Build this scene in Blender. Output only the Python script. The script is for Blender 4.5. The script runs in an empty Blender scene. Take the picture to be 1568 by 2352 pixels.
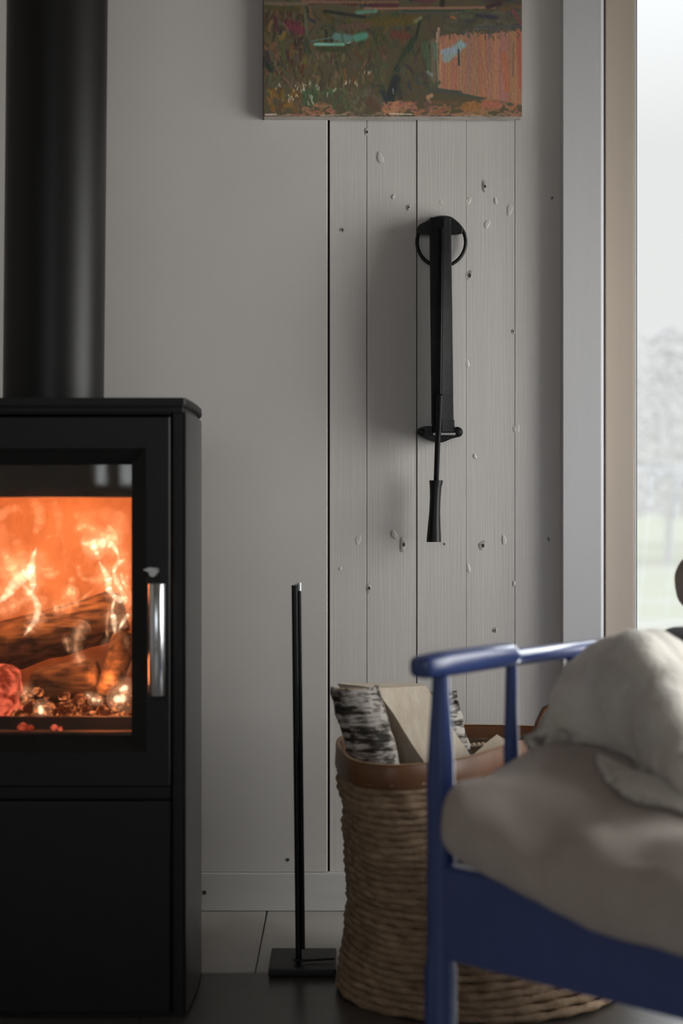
import bpy, bmesh, math, random
import numpy as np
from mathutils import Vector, Matrix, noise as mnoise
from mathutils.bvhtree import BVHTree

scene = bpy.context.scene
COL = scene.collection
random.seed(7)
PI = math.pi

# ------------------------------------------------------------------ camera
F, EYE, CX, HY = 3267.0, 0.74, 784.0, 1200.0      # focal length in pixels of the 1568x2352 frame, eye height
cam_d = bpy.data.cameras.new('camera')
cam = bpy.data.objects.new('camera', cam_d)
COL.objects.link(cam)
cam.location = (0, 0, EYE)
cam.rotation_euler = (PI / 2, 0, 0)
cam_d.sensor_width = 36.0
cam_d.lens = F / 2352 * 36.0
cam_d.shift_y = 24 / 2352
cam_d.clip_start = 0.05
cam_d.dof.use_dof = True
cam_d.dof.focus_distance = 2.69
cam_d.dof.aperture_fstop = 2.6
scene.camera = cam

# ------------------------------------------------------------------ sky, lamps, exposure
scene.view_settings.view_transform = 'Standard'
scene.view_settings.look = 'None'
scene.view_settings.exposure = 0.0
scene.view_settings.gamma = 1.0
scene.view_settings.use_curve_mapping = False
scene.cycles.use_denoising = True
scene.cycles.max_bounces = 10
scene.cycles.diffuse_bounces = 5
scene.cycles.transparent_max_bounces = 24
scene.cycles.sample_clamp_indirect = 4.0

world = bpy.data.worlds.new('overcast sky')
scene.world = world
world.use_nodes = True
wb = world.node_tree.nodes['Background']
wt = world.node_tree
wtc = wt.nodes.new('ShaderNodeTexCoord'); wsp = wt.nodes.new('ShaderNodeSeparateXYZ'); wrp = wt.nodes.new('ShaderNodeValToRGB')
wt.links.new(wtc.outputs['Generated'], wsp.inputs[0]); wt.links.new(wsp.outputs['Z'], wrp.inputs[0])
we = wrp.color_ramp.elements                       # overcast: the zenith about three times as bright as the horizon
we[0].position, we[0].color = 0.25, (1.0, 0.995, 0.985, 1)
we[1].position, we[1].color = 1.0, (2.85, 2.95, 3.1, 1)
wt.links.new(wrp.outputs[0], wb.inputs[0])
wb.inputs[1].default_value = 1.0


def area_lamp(name, loc, target, sx, sy, power, col):
    l = bpy.data.lights.new(name, 'AREA')
    l.shape = 'RECTANGLE'; l.size = sx; l.size_y = sy
    l.energy = power; l.color = col
    o = bpy.data.objects.new(name, l); COL.objects.link(o)
    o.location = loc
    o.rotation_euler = (Vector(target) - Vector(loc)).to_track_quat('-Z', 'Z').to_euler()
    return o


# daylight falling through the window of the right wall and the window behind the camera
area_lamp('daylight_right_window', (1.58, 1.86, 0.96), (0, 1.90, 0.94), 1.2, 1.4, 50, (1.0, 0.97, 0.935))
area_lamp('daylight_rear_window', (-0.35, -2.22, 1.32), (-0.35, 0, 1.28), 1.55, 0.95, 14, (0.88, 0.95, 1.0))
area_lamp('daylight_back_window', (0.99, 2.84, 1.0), (0.99, 1.6, 0.9), 0.5, 1.8, 42, (0.95, 0.98, 1.0))


# ------------------------------------------------------------------ helpers
def P(px, py, d):
    """the point d metres into the room that the photograph shows at (px, py)"""
    return Vector(((px - CX) / F * d, d, EYE - (py - HY) / F * d))


def srgb(r, g, b):
    f = lambda c: (c / 255 / 12.92) if c / 255 <= 0.04045 else ((c / 255 + 0.055) / 1.055) ** 2.4
    return (f(r), f(g), f(b))


def nodes(name):
    m = bpy.data.materials.new(name)
    m.use_nodes = True
    nt = m.node_tree
    return m, nt, nt.nodes['Principled BSDF']


def tex(nt, kind, scale=5, stretch=(1, 1, 1), detail=4, rot=(0, 0, 0), rough=0.55, dist=0):
    tc = nt.nodes.new('ShaderNodeTexCoord')
    mp = nt.nodes.new('ShaderNodeMapping')
    mp.inputs['Scale'].default_value = stretch
    mp.inputs['Rotation'].default_value = rot
    nt.links.new(tc.outputs['Object'], mp.inputs[0])
    t = nt.nodes.new({'noise': 'ShaderNodeTexNoise', 'voronoi': 'ShaderNodeTexVoronoi', 'wave': 'ShaderNodeTexWave'}[kind])
    t.inputs['Scale'].default_value = scale
    if kind != 'voronoi':
        t.inputs['Detail'].default_value = detail
        t.inputs['Distortion'].default_value = dist
    if kind == 'noise':
        t.inputs['Roughness'].default_value = rough
    nt.links.new(mp.outputs[0], t.inputs['Vector'])
    return t


def ramp(nt, src, stops):
    r = nt.nodes.new('ShaderNodeValToRGB')
    e = r.color_ramp.elements
    e[0].position, e[0].color = stops[0][0], (*stops[0][1], 1)
    e[1].position, e[1].color = stops[-1][0], (*stops[-1][1], 1)
    for p, c in stops[1:-1]:
        n = e.new(p); n.color = (*c, 1)
    nt.links.new(src, r.inputs[0])
    return r


def add_bump(nt, b, src, strength, dist=0.002):
    bp = nt.nodes.new('ShaderNodeBump')
    bp.inputs['Strength'].default_value = strength
    bp.inputs['Distance'].default_value = dist
    nt.links.new(src, bp.inputs['Height'])
    prev = b.inputs['Normal'].links
    if prev:
        nt.links.new(prev[0].from_socket, bp.inputs['Normal'])
    nt.links.new(bp.outputs[0], b.inputs['Normal'])


def pbr(name, c1, rough=0.5, c2=None, vs=6, stretch=(1, 1, 1), bump=None, metal=0.0, spec=0.5, lo=0.35, hi=0.65, sheen=0, detail=5):
    m, nt, b = nodes(name)
    b.inputs['Base Color'].default_value = (*c1, 1)
    b.inputs['Roughness'].default_value = rough
    b.inputs['Metallic'].default_value = metal
    b.inputs['Specular IOR Level'].default_value = spec
    if sheen:
        b.inputs['Sheen Weight'].default_value = sheen
        b.inputs['Sheen Roughness'].default_value = 0.6
    if c2:
        t = tex(nt, 'noise', vs, stretch, detail)
        r = ramp(nt, t.outputs[0], [(lo, c1), (hi, c2)])
        nt.links.new(r.outputs[0], b.inputs['Base Color'])
    if bump:
        bs, bstr, bst = bump[:3]
        t = tex(nt, 'noise', bs, bst, 4)
        add_bump(nt, b, t.outputs[0], bstr, bump[3] if len(bump) > 3 else 0.002)
    return m


def link_mesh(name, me, mat, parent=None, smooth=True, angle=None):
    if mat:
        me.materials.append(mat)
    if smooth:
        me.polygons.foreach_set('use_smooth', [True] * len(me.polygons))
        if angle is not None:
            me.set_sharp_from_angle(angle=math.radians(angle))
    o = bpy.data.objects.new(name, me)
    COL.objects.link(o)
    if parent:
        o.parent = parent
    return o


def origin_of(parent):
    v = Vector((0, 0, 0))
    while parent:
        v += parent.location
        parent = parent.parent
    return v


def raw(name, verts, faces, mat, parent=None, smooth=True, angle=35, loc=None):
    """one mesh object from world-space vertices"""
    o0 = origin_of(parent)
    loc = Vector(loc) if loc is not None else Vector((0, 0, 0))
    me = bpy.data.meshes.new(name)
    me.from_pydata([tuple(Vector(v) - o0 - loc) for v in verts], [], faces)
    bm = bmesh.new(); bm.from_mesh(me)
    bmesh.ops.recalc_face_normals(bm, faces=bm.faces)
    bm.to_mesh(me); bm.free()
    o = link_mesh(name, me, mat, parent, smooth, angle)
    o.location = loc
    return o


def box(name, x0, x1, y0, y1, z0, z1, mat, parent=None, bev=0.0, seg=2, loc=None):
    bm = bmesh.new()
    o0 = origin_of(parent) + (Vector(loc) if loc is not None else Vector((0, 0, 0)))
    vs = [bm.verts.new((x, y, z)) for x in (x0, x1) for y in (y0, y1) for z in (z0, z1)]
    for f in ((0, 1, 3, 2), (4, 6, 7, 5), (0, 4, 5, 1), (2, 3, 7, 6), (0, 2, 6, 4), (1, 5, 7, 3)):
        bm.faces.new([vs[i] for i in f])
    bmesh.ops.recalc_face_normals(bm, faces=bm.faces)
    if bev > 0:
        bmesh.ops.bevel(bm, geom=bm.edges[:], offset=bev, segments=seg, affect='EDGES', profile=0.5)
    bmesh.ops.translate(bm, verts=bm.verts, vec=-o0)
    me = bpy.data.meshes.new(name)
    bm.to_mesh(me); bm.free()
    o = link_mesh(name, me, mat, parent, bev > 0, 40)
    if bev > 0:
        o.modifiers.new('weighted', 'WEIGHTED_NORMAL').keep_sharp = True
    if loc is not None:
        o.location = loc
    return o


def prism(name, outline, z0, z1, mat, parent=None, bev=0.0, angle=35, loc=None):
    """a plan outline [(x, y)] raised from z0 to z1"""
    bm = bmesh.new()
    o0 = origin_of(parent) + (Vector(loc) if loc is not None else Vector((0, 0, 0)))
    lo = [bm.verts.new(Vector((x, y, z0)) - o0) for x, y in outline]
    hi = [bm.verts.new(Vector((x, y, z1)) - o0) for x, y in outline]
    n = len(outline)
    bm.faces.new(lo[::-1]); top = bm.faces.new(hi)
    for i in range(n):
        j = (i + 1) % n
        bm.faces.new((lo[i], lo[j], hi[j], hi[i]))
    bmesh.ops.recalc_face_normals(bm, faces=bm.faces)
    if bev > 0:
        ed = [e for e in bm.edges if (e.verts[0] in hi and e.verts[1] in hi) or (e.verts[0] in lo and e.verts[1] in lo)]
        bmesh.ops.bevel(bm, geom=ed, offset=bev, segments=2, affect='EDGES')
    me = bpy.data.meshes.new(name)
    bm.to_mesh(me); bm.free()
    o = link_mesh(name, me, mat, parent, True, angle)
    o.modifiers.new('weighted', 'WEIGHTED_NORMAL').keep_sharp = True
    if loc is not None:
        o.location = loc
    return o


def tube(name, pts, radii, mat, parent=None, seg=12, closed=False, flat=None, caps=True, smooth=True, angle=50):
    """a tube swept along pts; flat squeezes the section across the binormal"""
    pts = [Vector(p) for p in pts]
    n = len(pts)
    if not hasattr(radii, '__len__'):
        radii = [radii] * n
    verts, faces = [], []
    up = None
    for i, p in enumerate(pts):
        a = pts[(i - 1) % n] if closed or i > 0 else p
        b = pts[(i + 1) % n] if closed or i < n - 1 else p
        t = (b - a).normalized()
        if up is None:
            up = Vector((0, 0, 1)) if abs(t.z) < 0.9 else Vector((0, 1, 0))
        s = t.cross(up).normalized()
        up = s.cross(t).normalized()
        for k in range(seg):
            a2 = 2 * PI * k / seg
            verts.append(p + s * math.cos(a2) * radii[i] + up * math.sin(a2) * radii[i] * (flat or 1))
    m = n if closed else n - 1
    for i in range(m):
        for k in range(seg):
            a0, a1 = i * seg + k, i * seg + (k + 1) % seg
            b0, b1 = ((i + 1) % n) * seg + k, ((i + 1) % n) * seg + (k + 1) % seg
            faces.append((a0, a1, b1, b0))
    if caps and not closed:
        faces.append(tuple(range(seg))[::-1])
        faces.append(tuple((n - 1) * seg + k for k in range(seg)))
    return raw(name, verts, faces, mat, parent, smooth, angle)


def lathe(name, base, prof, mat, parent=None, seg=24, axis=(0, 0, 1), angle=40):
    """prof: [(r, h)] about an axis through base"""
    ax = Vector(axis).normalized()
    s = ax.orthogonal().normalized(); t = ax.cross(s)
    base = Vector(base)
    verts, faces = [], []
    for r, h in prof:
        for k in range(seg):
            a = 2 * PI * k / seg
            verts.append(base + ax * h + (s * math.cos(a) + t * math.sin(a)) * r)
    for i in range(len(prof) - 1):
        for k in range(seg):
            faces.append((i * seg + k, i * seg + (k + 1) % seg, (i + 1) * seg + (k + 1) % seg, (i + 1) * seg + k))
    faces.append(tuple(range(seg))[::-1])
    faces.append(tuple((len(prof) - 1) * seg + k for k in range(seg)))
    return raw(name, verts, faces, mat, parent, True, angle)


def loft(name, rings, mat, parent=None, caps=True, angle=60, thick=0):
    n = len(rings[0])
    verts = [v for r in rings for v in r]
    faces = []
    for i in range(len(rings) - 1):
        for k in range(n):
            faces.append((i * n + k, i * n + (k + 1) % n, (i + 1) * n + (k + 1) % n, (i + 1) * n + k))
    if caps:
        faces.append(tuple(range(n))[::-1])
        faces.append(tuple((len(rings) - 1) * n + k for k in range(n)))
    return raw(name, verts, faces, mat, parent, True, angle)


def spline(pts, n, closed=False):
    """n points along a Catmull-Rom curve"""
    pts = [np.array(p, float) for p in pts]
    m = len(pts)
    out = []
    span = m if closed else m - 1
    for i in range(n):
        t = i / (n if closed else n - 1) * span
        k = min(int(t), span - 1); f = t - k
        g = (lambda j: pts[j % m]) if closed else (lambda j: pts[max(0, min(m - 1, j))])
        p0, p1, p2, p3 = g(k - 1), g(k), g(k + 1), g(k + 2)
        out.append(0.5 * (2 * p1 + (p2 - p0) * f + (2 * p0 - 5 * p1 + 4 * p2 - p3) * f * f + (3 * p1 - p0 - 3 * p2 + p3) * f ** 3))
    return out


def thing(name, label, cat, loc=(0, 0, 0), group=None):
    o = bpy.data.objects.new(name, None)
    COL.objects.link(o)
    o.empty_display_size = 0.05
    o.location = loc
    return tag(o, label, cat, group)


def tag(o, label, cat=None, group=None, kind=None):
    o['label'] = label
    if cat:
        o['category'] = cat
    if group:
        o['group'] = group
    if kind:
        o['kind'] = kind
    return o


def fbm(v, s, o=3):
    return mnoise.fractal(Vector(v) * s, 1.0, 2.0, o)


# ------------------------------------------------------------------ materials
WALLC = (0.585, 0.555, 0.525)
M_panel = pbr('painted plaster board', (0.575, 0.555, 0.535), 0.6, (0.60, 0.578, 0.556), 3, bump=(420, 0.25, (1, 1, 0.8), 0.0006))
M_plank = pbr('painted pine', (0.60, 0.575, 0.55), 0.48, (0.63, 0.605, 0.58), 4, (6, 6, 0.5), bump=(90, 0.55, (3, 3, 0.06), 0.0008))
M_gap = pbr('dark gap', (0.05, 0.046, 0.042), 0.9, (0.06, 0.055, 0.05))
M_gap2 = pbr('mortar', (0.16, 0.15, 0.14), 0.9, (0.2, 0.19, 0.18))
M_white = pbr('painted plaster', (0.60, 0.59, 0.57), 0.7, (0.62, 0.61, 0.59), 2)
M_base = pbr('painted skirting', (0.56, 0.55, 0.535), 0.5, (0.60, 0.585, 0.57), 5, (1, 1, 6), bump=(60, 0.3, (0.1, 3, 3), 0.0008))
M_casing = pbr('painted casing', (0.56, 0.56, 0.57), 0.45, (0.58, 0.58, 0.59), 4, (5, 5, 0.4), bump=(80, 0.25, (3, 3, 0.05), 0.0006))
M_frame = pbr('beige window wood', (0.50, 0.43, 0.35), 0.4, (0.54, 0.46, 0.38), 4, (6, 6, 0.3), bump=(90, 0.2, (3, 3, 0.05), 0.0005))
M_ceil = pbr('pine ceiling', (0.24, 0.165, 0.11), 0.5, (0.30, 0.21, 0.14), 3, (6, 0.4, 1))
M_knot = pbr('painted knot', (0.50, 0.475, 0.45), 0.4, (0.33, 0.31, 0.29), 160, lo=0.45, hi=0.6)
M_hole = pbr('knot hole', (0.035, 0.032, 0.03), 0.8, (0.06, 0.055, 0.05), 200)
M_black = pbr('black stove paint', (0.0055, 0.0055, 0.006), 0.5, (0.0075, 0.0072, 0.0072), 30, bump=(900, 0.12, (1, 1, 1), 0.0003), spec=0.3)
M_blackside = pbr('satin black side steel', (0.007, 0.007, 0.0075), 0.30, (0.009, 0.009, 0.0095), 20, spec=0.55)
M_pipe = pbr('black flue steel', (0.0065, 0.006, 0.006), 0.42, (0.008, 0.0075, 0.0075), 12, (1, 1, 0.2), spec=0.3)
M_iron = pbr('blackened iron', (0.005, 0.0052, 0.0056), 0.42, (0.008, 0.0085, 0.009), 60, bump=(250, 0.25, (1, 1, 1), 0.0006), spec=0.3)
M_leatherblack = pbr('black leather fold', (0.004, 0.0042, 0.005), 0.55, (0.007, 0.0075, 0.008), 80, bump=(300, 0.4, (1, 1, 1), 0.0006), spec=0.2)
M_chrome = pbr('brushed steel', (0.62, 0.63, 0.65), 0.22, (0.72, 0.73, 0.75), 30, (6, 6, 0.2), metal=1.0)
M_grey = pbr('dull steel', (0.42, 0.41, 0.40), 0.4, (0.5, 0.49, 0.48), 30, metal=0.9)
M_brick = pbr('vermiculite fire board', (0.62, 0.46, 0.30), 0.9, (0.46, 0.32, 0.19), 14, bump=(120, 0.6, (1, 1, 1), 0.002))
M_baffle = pbr('sooty steel', (0.03, 0.024, 0.02), 0.6, (0.06, 0.045, 0.035), 18)
M_char = pbr('charred wood', (0.17, 0.12, 0.06), 0.95, (0.03, 0.022, 0.014), 26, (1, 3, 3), bump=(50, 1.0, (0.6, 2, 2), 0.006), lo=0.4, hi=0.62)
M_blue = pbr('blue chair paint', (0.020, 0.047, 0.185), 0.36, (0.025, 0.055, 0.21), 8, (1, 1, 0.3), spec=0.5)
_b = M_blue.node_tree.nodes['Principled BSDF']; _b.inputs['Coat Weight'].default_value = 0.55; _b.inputs['Coat Roughness'].default_value = 0.22
M_linen = pbr('natural linen', (0.37, 0.315, 0.28), 0.9, (0.43, 0.375, 0.335), 12, bump=(380, 0.5, (1, 1, 1), 0.0015), sheen=0.15)
M_wool = pbr('cream wool', (0.56, 0.52, 0.46), 0.95, (0.68, 0.645, 0.59), 22, bump=(130, 0.8, (1, 1, 1), 0.004), sheen=0.3)
M_throw = pbr('grey blue wool', (0.13, 0.13, 0.15), 0.95, (0.22, 0.21, 0.22), 20, bump=(180, 0.6, (1, 1, 1), 0.002))
M_taupe = pbr('taupe linen', (0.32, 0.265, 0.235), 0.9, (0.38, 0.32, 0.285), 15, bump=(380, 0.5, (1, 1, 1), 0.0012))
M_leather = pbr('brown leather', (0.125, 0.048, 0.018), 0.42, (0.19, 0.080, 0.032), 14, (1, 1, 0.6), bump=(350, 0.25, (1, 1, 1), 0.0006))
M_leatheredge = pbr('cut leather edge', (0.34, 0.22, 0.13), 0.7, (0.42, 0.28, 0.17), 60)
M_coil = pbr('dried seagrass', (0.22, 0.13, 0.07), 0.75, (0.50, 0.355, 0.225), 40, (1, 1, 2.2), bump=(160, 1.0, (1, 1, 2.5), 0.004), lo=0.3, hi=0.75)
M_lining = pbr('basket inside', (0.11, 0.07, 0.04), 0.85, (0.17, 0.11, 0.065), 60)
M_wood = pbr('split birch wood', (0.72, 0.61, 0.47), 0.75, (0.82, 0.73, 0.60), 9, (6, 6, 0.7), bump=(60, 0.5, (3, 3, 0.15), 0.0015))
M_woodtan = pbr('weathered split wood', (0.36, 0.26, 0.165), 0.8, (0.45, 0.34, 0.23), 10, (5, 5, 0.6), bump=(60, 0.5, (3, 3, 0.15), 0.0015))
M_rope = pbr('cotton rope', (0.55, 0.45, 0.33), 0.9, (0.65, 0.55, 0.43), 150)
M_grass = pbr('hazy pale meadow', (0.50, 0.49, 0.43), 0.9, (0.45, 0.47, 0.36), 0.5, detail=8)  # mist over the field is put into the pale ground colour
M_twig = pbr('hazy pale twigs', (0.72, 0.71, 0.72), 0.9, (0.8, 0.79, 0.8), 2)  # outdoor haze and overexposure put into the whitened twig colour
M_canvas = pbr('raw canvas edge', (0.42, 0.38, 0.34), 0.85, (0.56, 0.52, 0.48), 25)
M_darkedge = pbr('dark left canvas edge', (0.07, 0.055, 0.05), 0.8, (0.11, 0.085, 0.07), 20)


def birch():
    m, nt, b = nodes('birch bark')
    a = tex(nt, 'noise', 11, (1.3, 1.3, 8), 6, rot=(0, 0.25, 0), rough=0.6)
    w = tex(nt, 'noise', 26, (1, 1, 3.4), 5, rough=0.6)
    mx = nt.nodes.new('ShaderNodeMath'); mx.operation = 'ADD'
    nt.links.new(a.outputs[0], mx.inputs[0]); nt.links.new(w.outputs[0], mx.inputs[1])
    r = ramp(nt, mx.outputs[0], [(0.0, (0.02, 0.017, 0.015)), (0.46, (0.03, 0.026, 0.022)), (0.495, (0.22, 0.19, 0.165)), (0.54, (0.52, 0.485, 0.45)), (1.0, (0.68, 0.65, 0.61))])
    half = nt.nodes.new('ShaderNodeMath'); half.operation = 'MULTIPLY'; half.inputs[1].default_value = 0.5
    nt.links.new(mx.outputs[0], half.inputs[0]); nt.links.new(half.outputs[0], r.inputs[0])
    nt.links.new(r.outputs[0], b.inputs['Base Color'])
    b.inputs['Roughness'].default_value = 0.8
    add_bump(nt, b, half.outputs[0], 1.0, 0.012)
    return m


def glass(name, tint=(1, 1, 1), refl=1.0, rough=0.0):
    m = bpy.data.materials.new(name); m.use_nodes = True
    nt = m.node_tree; nt.nodes.clear()
    out = nt.nodes.new('ShaderNodeOutputMaterial')
    tr = nt.nodes.new('ShaderNodeBsdfTransparent'); tr.inputs[0].default_value = (*tint, 1)
    gl = nt.nodes.new('ShaderNodeBsdfGlossy'); gl.inputs['Roughness'].default_value = rough
    fr = nt.nodes.new('ShaderNodeFresnel'); fr.inputs['IOR'].default_value = 1.5
    mu = nt.nodes.new('ShaderNodeMath'); mu.operation = 'MULTIPLY'; mu.inputs[1].default_value = refl
    mi = nt.nodes.new('ShaderNodeMixShader')
    nt.links.new(fr.outputs[0], mu.inputs[0]); nt.links.new(mu.outputs[0], mi.inputs[0])
    nt.links.new(tr.outputs[0], mi.inputs[1]); nt.links.new(gl.outputs[0], mi.inputs[2])
    nt.links.new(mi.outputs[0], out.inputs[0])
    return m


def flame_mat(name, col, strength, power=1.6, noise_scale=40):
    m = bpy.data.materials.new(name); m.use_nodes = True
    nt = m.node_tree; nt.nodes.clear()
    out = nt.nodes.new('ShaderNodeOutputMaterial')
    tr = nt.nodes.new('ShaderNodeBsdfTransparent')
    em = nt.nodes.new('ShaderNodeEmission'); em.inputs[0].default_value = (*col, 1); em.inputs[1].default_value = strength
    lw = nt.nodes.new('ShaderNodeLayerWeight'); lw.inputs[0].default_value = 0.5
    inv = nt.nodes.new('ShaderNodeMath'); inv.operation = 'SUBTRACT'; inv.inputs[0].default_value = 1.0
    nt.links.new(lw.outputs['Facing'], inv.inputs[1])
    pw = nt.nodes.new('ShaderNodeMath'); pw.operation = 'POWER'; pw.inputs[1].default_value = power
    nt.links.new(inv.outputs[0], pw.inputs[0])
    t = tex(nt, 'noise', noise_scale, (1, 1, 0.55), 3, dist=0.8)
    r = ramp(nt, t.outputs[0], [(0.3, (0.15, 0.15, 0.15)), (0.66, (1, 1, 1))])
    mu = nt.nodes.new('ShaderNodeMath'); mu.operation = 'MULTIPLY'
    nt.links.new(pw.outputs[0], mu.inputs[0]); nt.links.new(r.outputs[0], mu.inputs[1])
    m2 = nt.nodes.new('ShaderNodeMath'); m2.operation = 'MULTIPLY'; m2.inputs[1].default_value = strength
    nt.links.new(mu.outputs[0], m2.inputs[0]); nt.links.new(m2.outputs[0], em.inputs[1])
    ad = nt.nodes.new('ShaderNodeAddShader')
    nt.links.new(tr.outputs[0], ad.inputs[0]); nt.links.new(em.outputs[0], ad.inputs[1])
    nt.links.new(ad.outputs[0], out.inputs[0])
    return m


def ember_mat(name, hot, cold, scale, e_hot, lo=0.42, hi=0.6):
    m, nt, b = nodes(name)
    b.inputs['Base Color'].default_value = (0.025, 0.014, 0.008, 1)
    b.inputs['Roughness'].default_value = 0.95
    t = tex(nt, 'noise', scale, (1, 1, 1), 5, dist=0.6)
    r = ramp(nt, t.outputs[0], [(lo, cold), (hi, hot)])
    nt.links.new(r.outputs[0], b.inputs['Emission Color'])
    b.inputs['Emission Strength'].default_value = e_hot
    add_bump(nt, b, t.outputs[0], 0.8, 0.006)
    return m


M_birch = birch()
M_pane = glass('window glass', (0.93, 0.94, 0.94))
M_stoveglass = glass('stove glass', (0.93, 0.90, 0.86), 1.0, 0.03)
M_f_white = flame_mat('flame white', (1.0, 0.80, 0.55), 1.05, 1.7, 50)
M_f_peach = flame_mat('flame peach', (1.0, 0.52, 0.28), 0.38, 1.8, 40)
M_f_soft = flame_mat('flame soft', (1.0, 0.50, 0.28), 0.18, 2.2, 26)
M_coal = ember_mat('glowing coal', (1.0, 0.17, 0.09), (0.22, 0.02, 0.008), 48, 1.0, 0.42, 0.60)
M_ember = ember_mat('ember', (1.0, 0.30, 0.10), (0.05, 0.008, 0.002), 75, 1.1, 0.50, 0.66)

# ------------------------------------------------------------------ room shell
DW = 2.72                      # face of the planks
ZC = 2.5
S_W = F / DW


def wx(px, d=DW):
    return (px - CX) / F * d


root = thing('wall_back', 'pale greige back wall of smooth board and vertical pine planks', 'wall', (0, DW, 0))
root['kind'] = 'structure'
WX0, WX1 = 0.50, 1.36          # window opening
bk = [(-2.4, WX0, 0, ZC), (WX1, 1.64, 0, ZC), (WX0, WX1, 2.3, ZC), (WX0, WX1, 0, 0.03)]
vs, fs = [], []
for (a, b, c, d) in bk:
    i = len(vs)
    for y in (DW + 0.012, DW + 0.16):
        vs += [(a, y, c), (b, y, c), (b, y, d), (a, y, d)]
    fs += [(i, i + 1, i + 2, i + 3), (i + 7, i + 6, i + 5, i + 4), (i, i + 4, i + 5, i + 1), (i + 1, i + 5, i + 6, i + 2), (i + 2, i + 6, i + 7, i + 3), (i + 3, i + 7, i + 4, i)]
raw('backing', vs, fs, M_gap, root, False)
ZB = EYE - (2002 - HY) / S_W
pan = box('panel', -2.2, wx(752), DW - 0.006, DW + 0.012, ZB, ZC, M_panel, root, 0.0025)
edges = [756, 842, 957, 1070, 1182, 1300]
gaps = [2.4, 1.3, 1.7, 0.9, 0.8, 0]
planks = []
for i in range(5):
    yy = DW + (0.0, 0.0008, -0.0006, 0.0004, 0.0)[i]
    x0 = wx(edges[i]) + (gaps[i] / S_W * 0.5); x1 = wx(edges[i + 1]) - (gaps[i + 1] / S_W * 0.5)
    planks.append(box('plank', x0, x1, yy, DW + 0.012, ZB, ZC, M_plank, root, 0.0009))
for k in range(1):             # plank beyond the window
    planks.append(box('plank', 1.44, 1.498, DW, DW + 0.012, ZB, ZC, M_plank, root, 0.0012))

# knots and dents of the planks
KN = [(785, 528, 6, 1), (841, 303, 7, 1), (873, 363, 9, 0), (903, 452, 4, 0), (938, 476, 5, 1), (905, 529, 4, 0),
      (1013, 466, 6, 0), (1074, 462, 8, 0), (1112, 428, 7, 1), (1138, 462, 5, 0), (1118, 515, 8, 0), (1170, 482, 9, 0), (1076, 632, 10, 1),
      (1178, 761, 4, 1), (1186, 985, 8, 0), (1073, 835, 6, 0), (1090, 1048, 5, 0), (1107, 1252, 9, 1), (1157, 1240, 7, 0), (1020, 1249, 4, 1),
      (905, 1228, 8, 0), (925, 1250, 9, 1), (1136, 1447, 5, 1), (1075, 1305, 6, 0), (846, 1350, 8, 1), (1267, 455, 4, 1), (1259, 1238, 4, 1), (781, 1306, 4, 0), (822, 1240, 8, 0), (1180, 1340, 4, 0)]
for px, py, r, hole in KN:
    c = P(px, py, DW)
    i = max(0, min(4, sum(1 for e in edges[1:5] if px > e)))
    rr = r / S_W
    n = 12
    st = random.uniform(0, 6.28)
    asp = random.uniform(1.0, 1.7)
    vs = [(c.x, DW - 0.0004, c.z)]
    for f, dep in ((0.45, 0.0010), (0.8, 0.0007), (1.15, -0.0001)):
        for k in range(n):
            a = 2 * PI * k / n
            q = rr * f * (1 + 0.22 * math.sin(2 * a + st) + 0.12 * math.sin(3 * a - st))
            vs.append((c.x + math.cos(a) * q * 0.8, DW - dep, c.z + math.sin(a) * q * asp))
    fs = [(0, 1 + k, 1 + (k + 1) % n) for k in range(n)]
    for ring in range(2):
        for k in range(n):
            a0 = 1 + ring * n + k; a1 = 1 + ring * n + (k + 1) % n
            fs.append((a0, a1, a1 + n, a0 + n))
    raw('knot', vs, fs, M_plank if not hole else M_knot, planks[i])
    if hole:
        vs = [(c.x + rr * 0.25 + math.cos(2 * PI * k / 8) * rr * 0.30, DW - 0.0022 + 0.0004 * (k % 2), c.z - rr * .1 + math.sin(2 * PI * k / 8) * rr * 0.5) for k in range(8)]
        vs += [(x, DW + 0.003, z) for x, y, z in vs]
        fs = [tuple(range(8))] + [(k, (k + 1) % 8, 8 + (k + 1) % 8, 8 + k) for k in range(8)] + [tuple(range(15, 7, -1))]
        raw('knot_hole', vs, fs, M_hole, planks[i])

# skirting
sk = box('baseboard_back', -2.2, 0.42, DW - 0.014, DW + 0.012, 0.0, ZB, M_base, None, 0.003)
tag(sk, 'low pale painted skirting board along the back wall', 'baseboard', kind='structure')
for px, py, r in ((660, 1977, 4), (797, 2050, 4), (469, 2050, 5)):
    c = P(px, py, DW - 0.014)
    raw('knot', [(c.x + math.cos(2 * PI * k / 8) * r / S_W, (DW - 0.0148) if py > 2000 else DW - 0.0068, c.z + math.sin(2 * PI * k / 8) * r / S_W) for k in range(8)] +
        [(c.x, (DW - 0.0140) if py > 2000 else DW - 0.006, c.z)], [(k, (k + 1) % 8, 8) for k in range(8)], M_hole, sk if py > 2000 else pan)

# casing left of the window (the broad grey board), its chamfer catches the daylight
DCAS = 2.688
xa, xb = wx(1292, DCAS), wx(1387, DCAS)
tr = thing('trim_1', 'broad grey painted upright casing board left of the window', 'casing', (xa, DCAS, 0))
tr['kind'] = 'structure'
cw = 0.0062
prism('casing_board', [(xa, DCAS + 0.0012), (xa + 0.0012, DCAS), (xb - cw, DCAS), (xb, DCAS + cw * 0.8), (xb, DW + 0.05), (xa, DW + 0.05)], 0.0, ZC, M_casing, tr, 0, 20)

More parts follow.
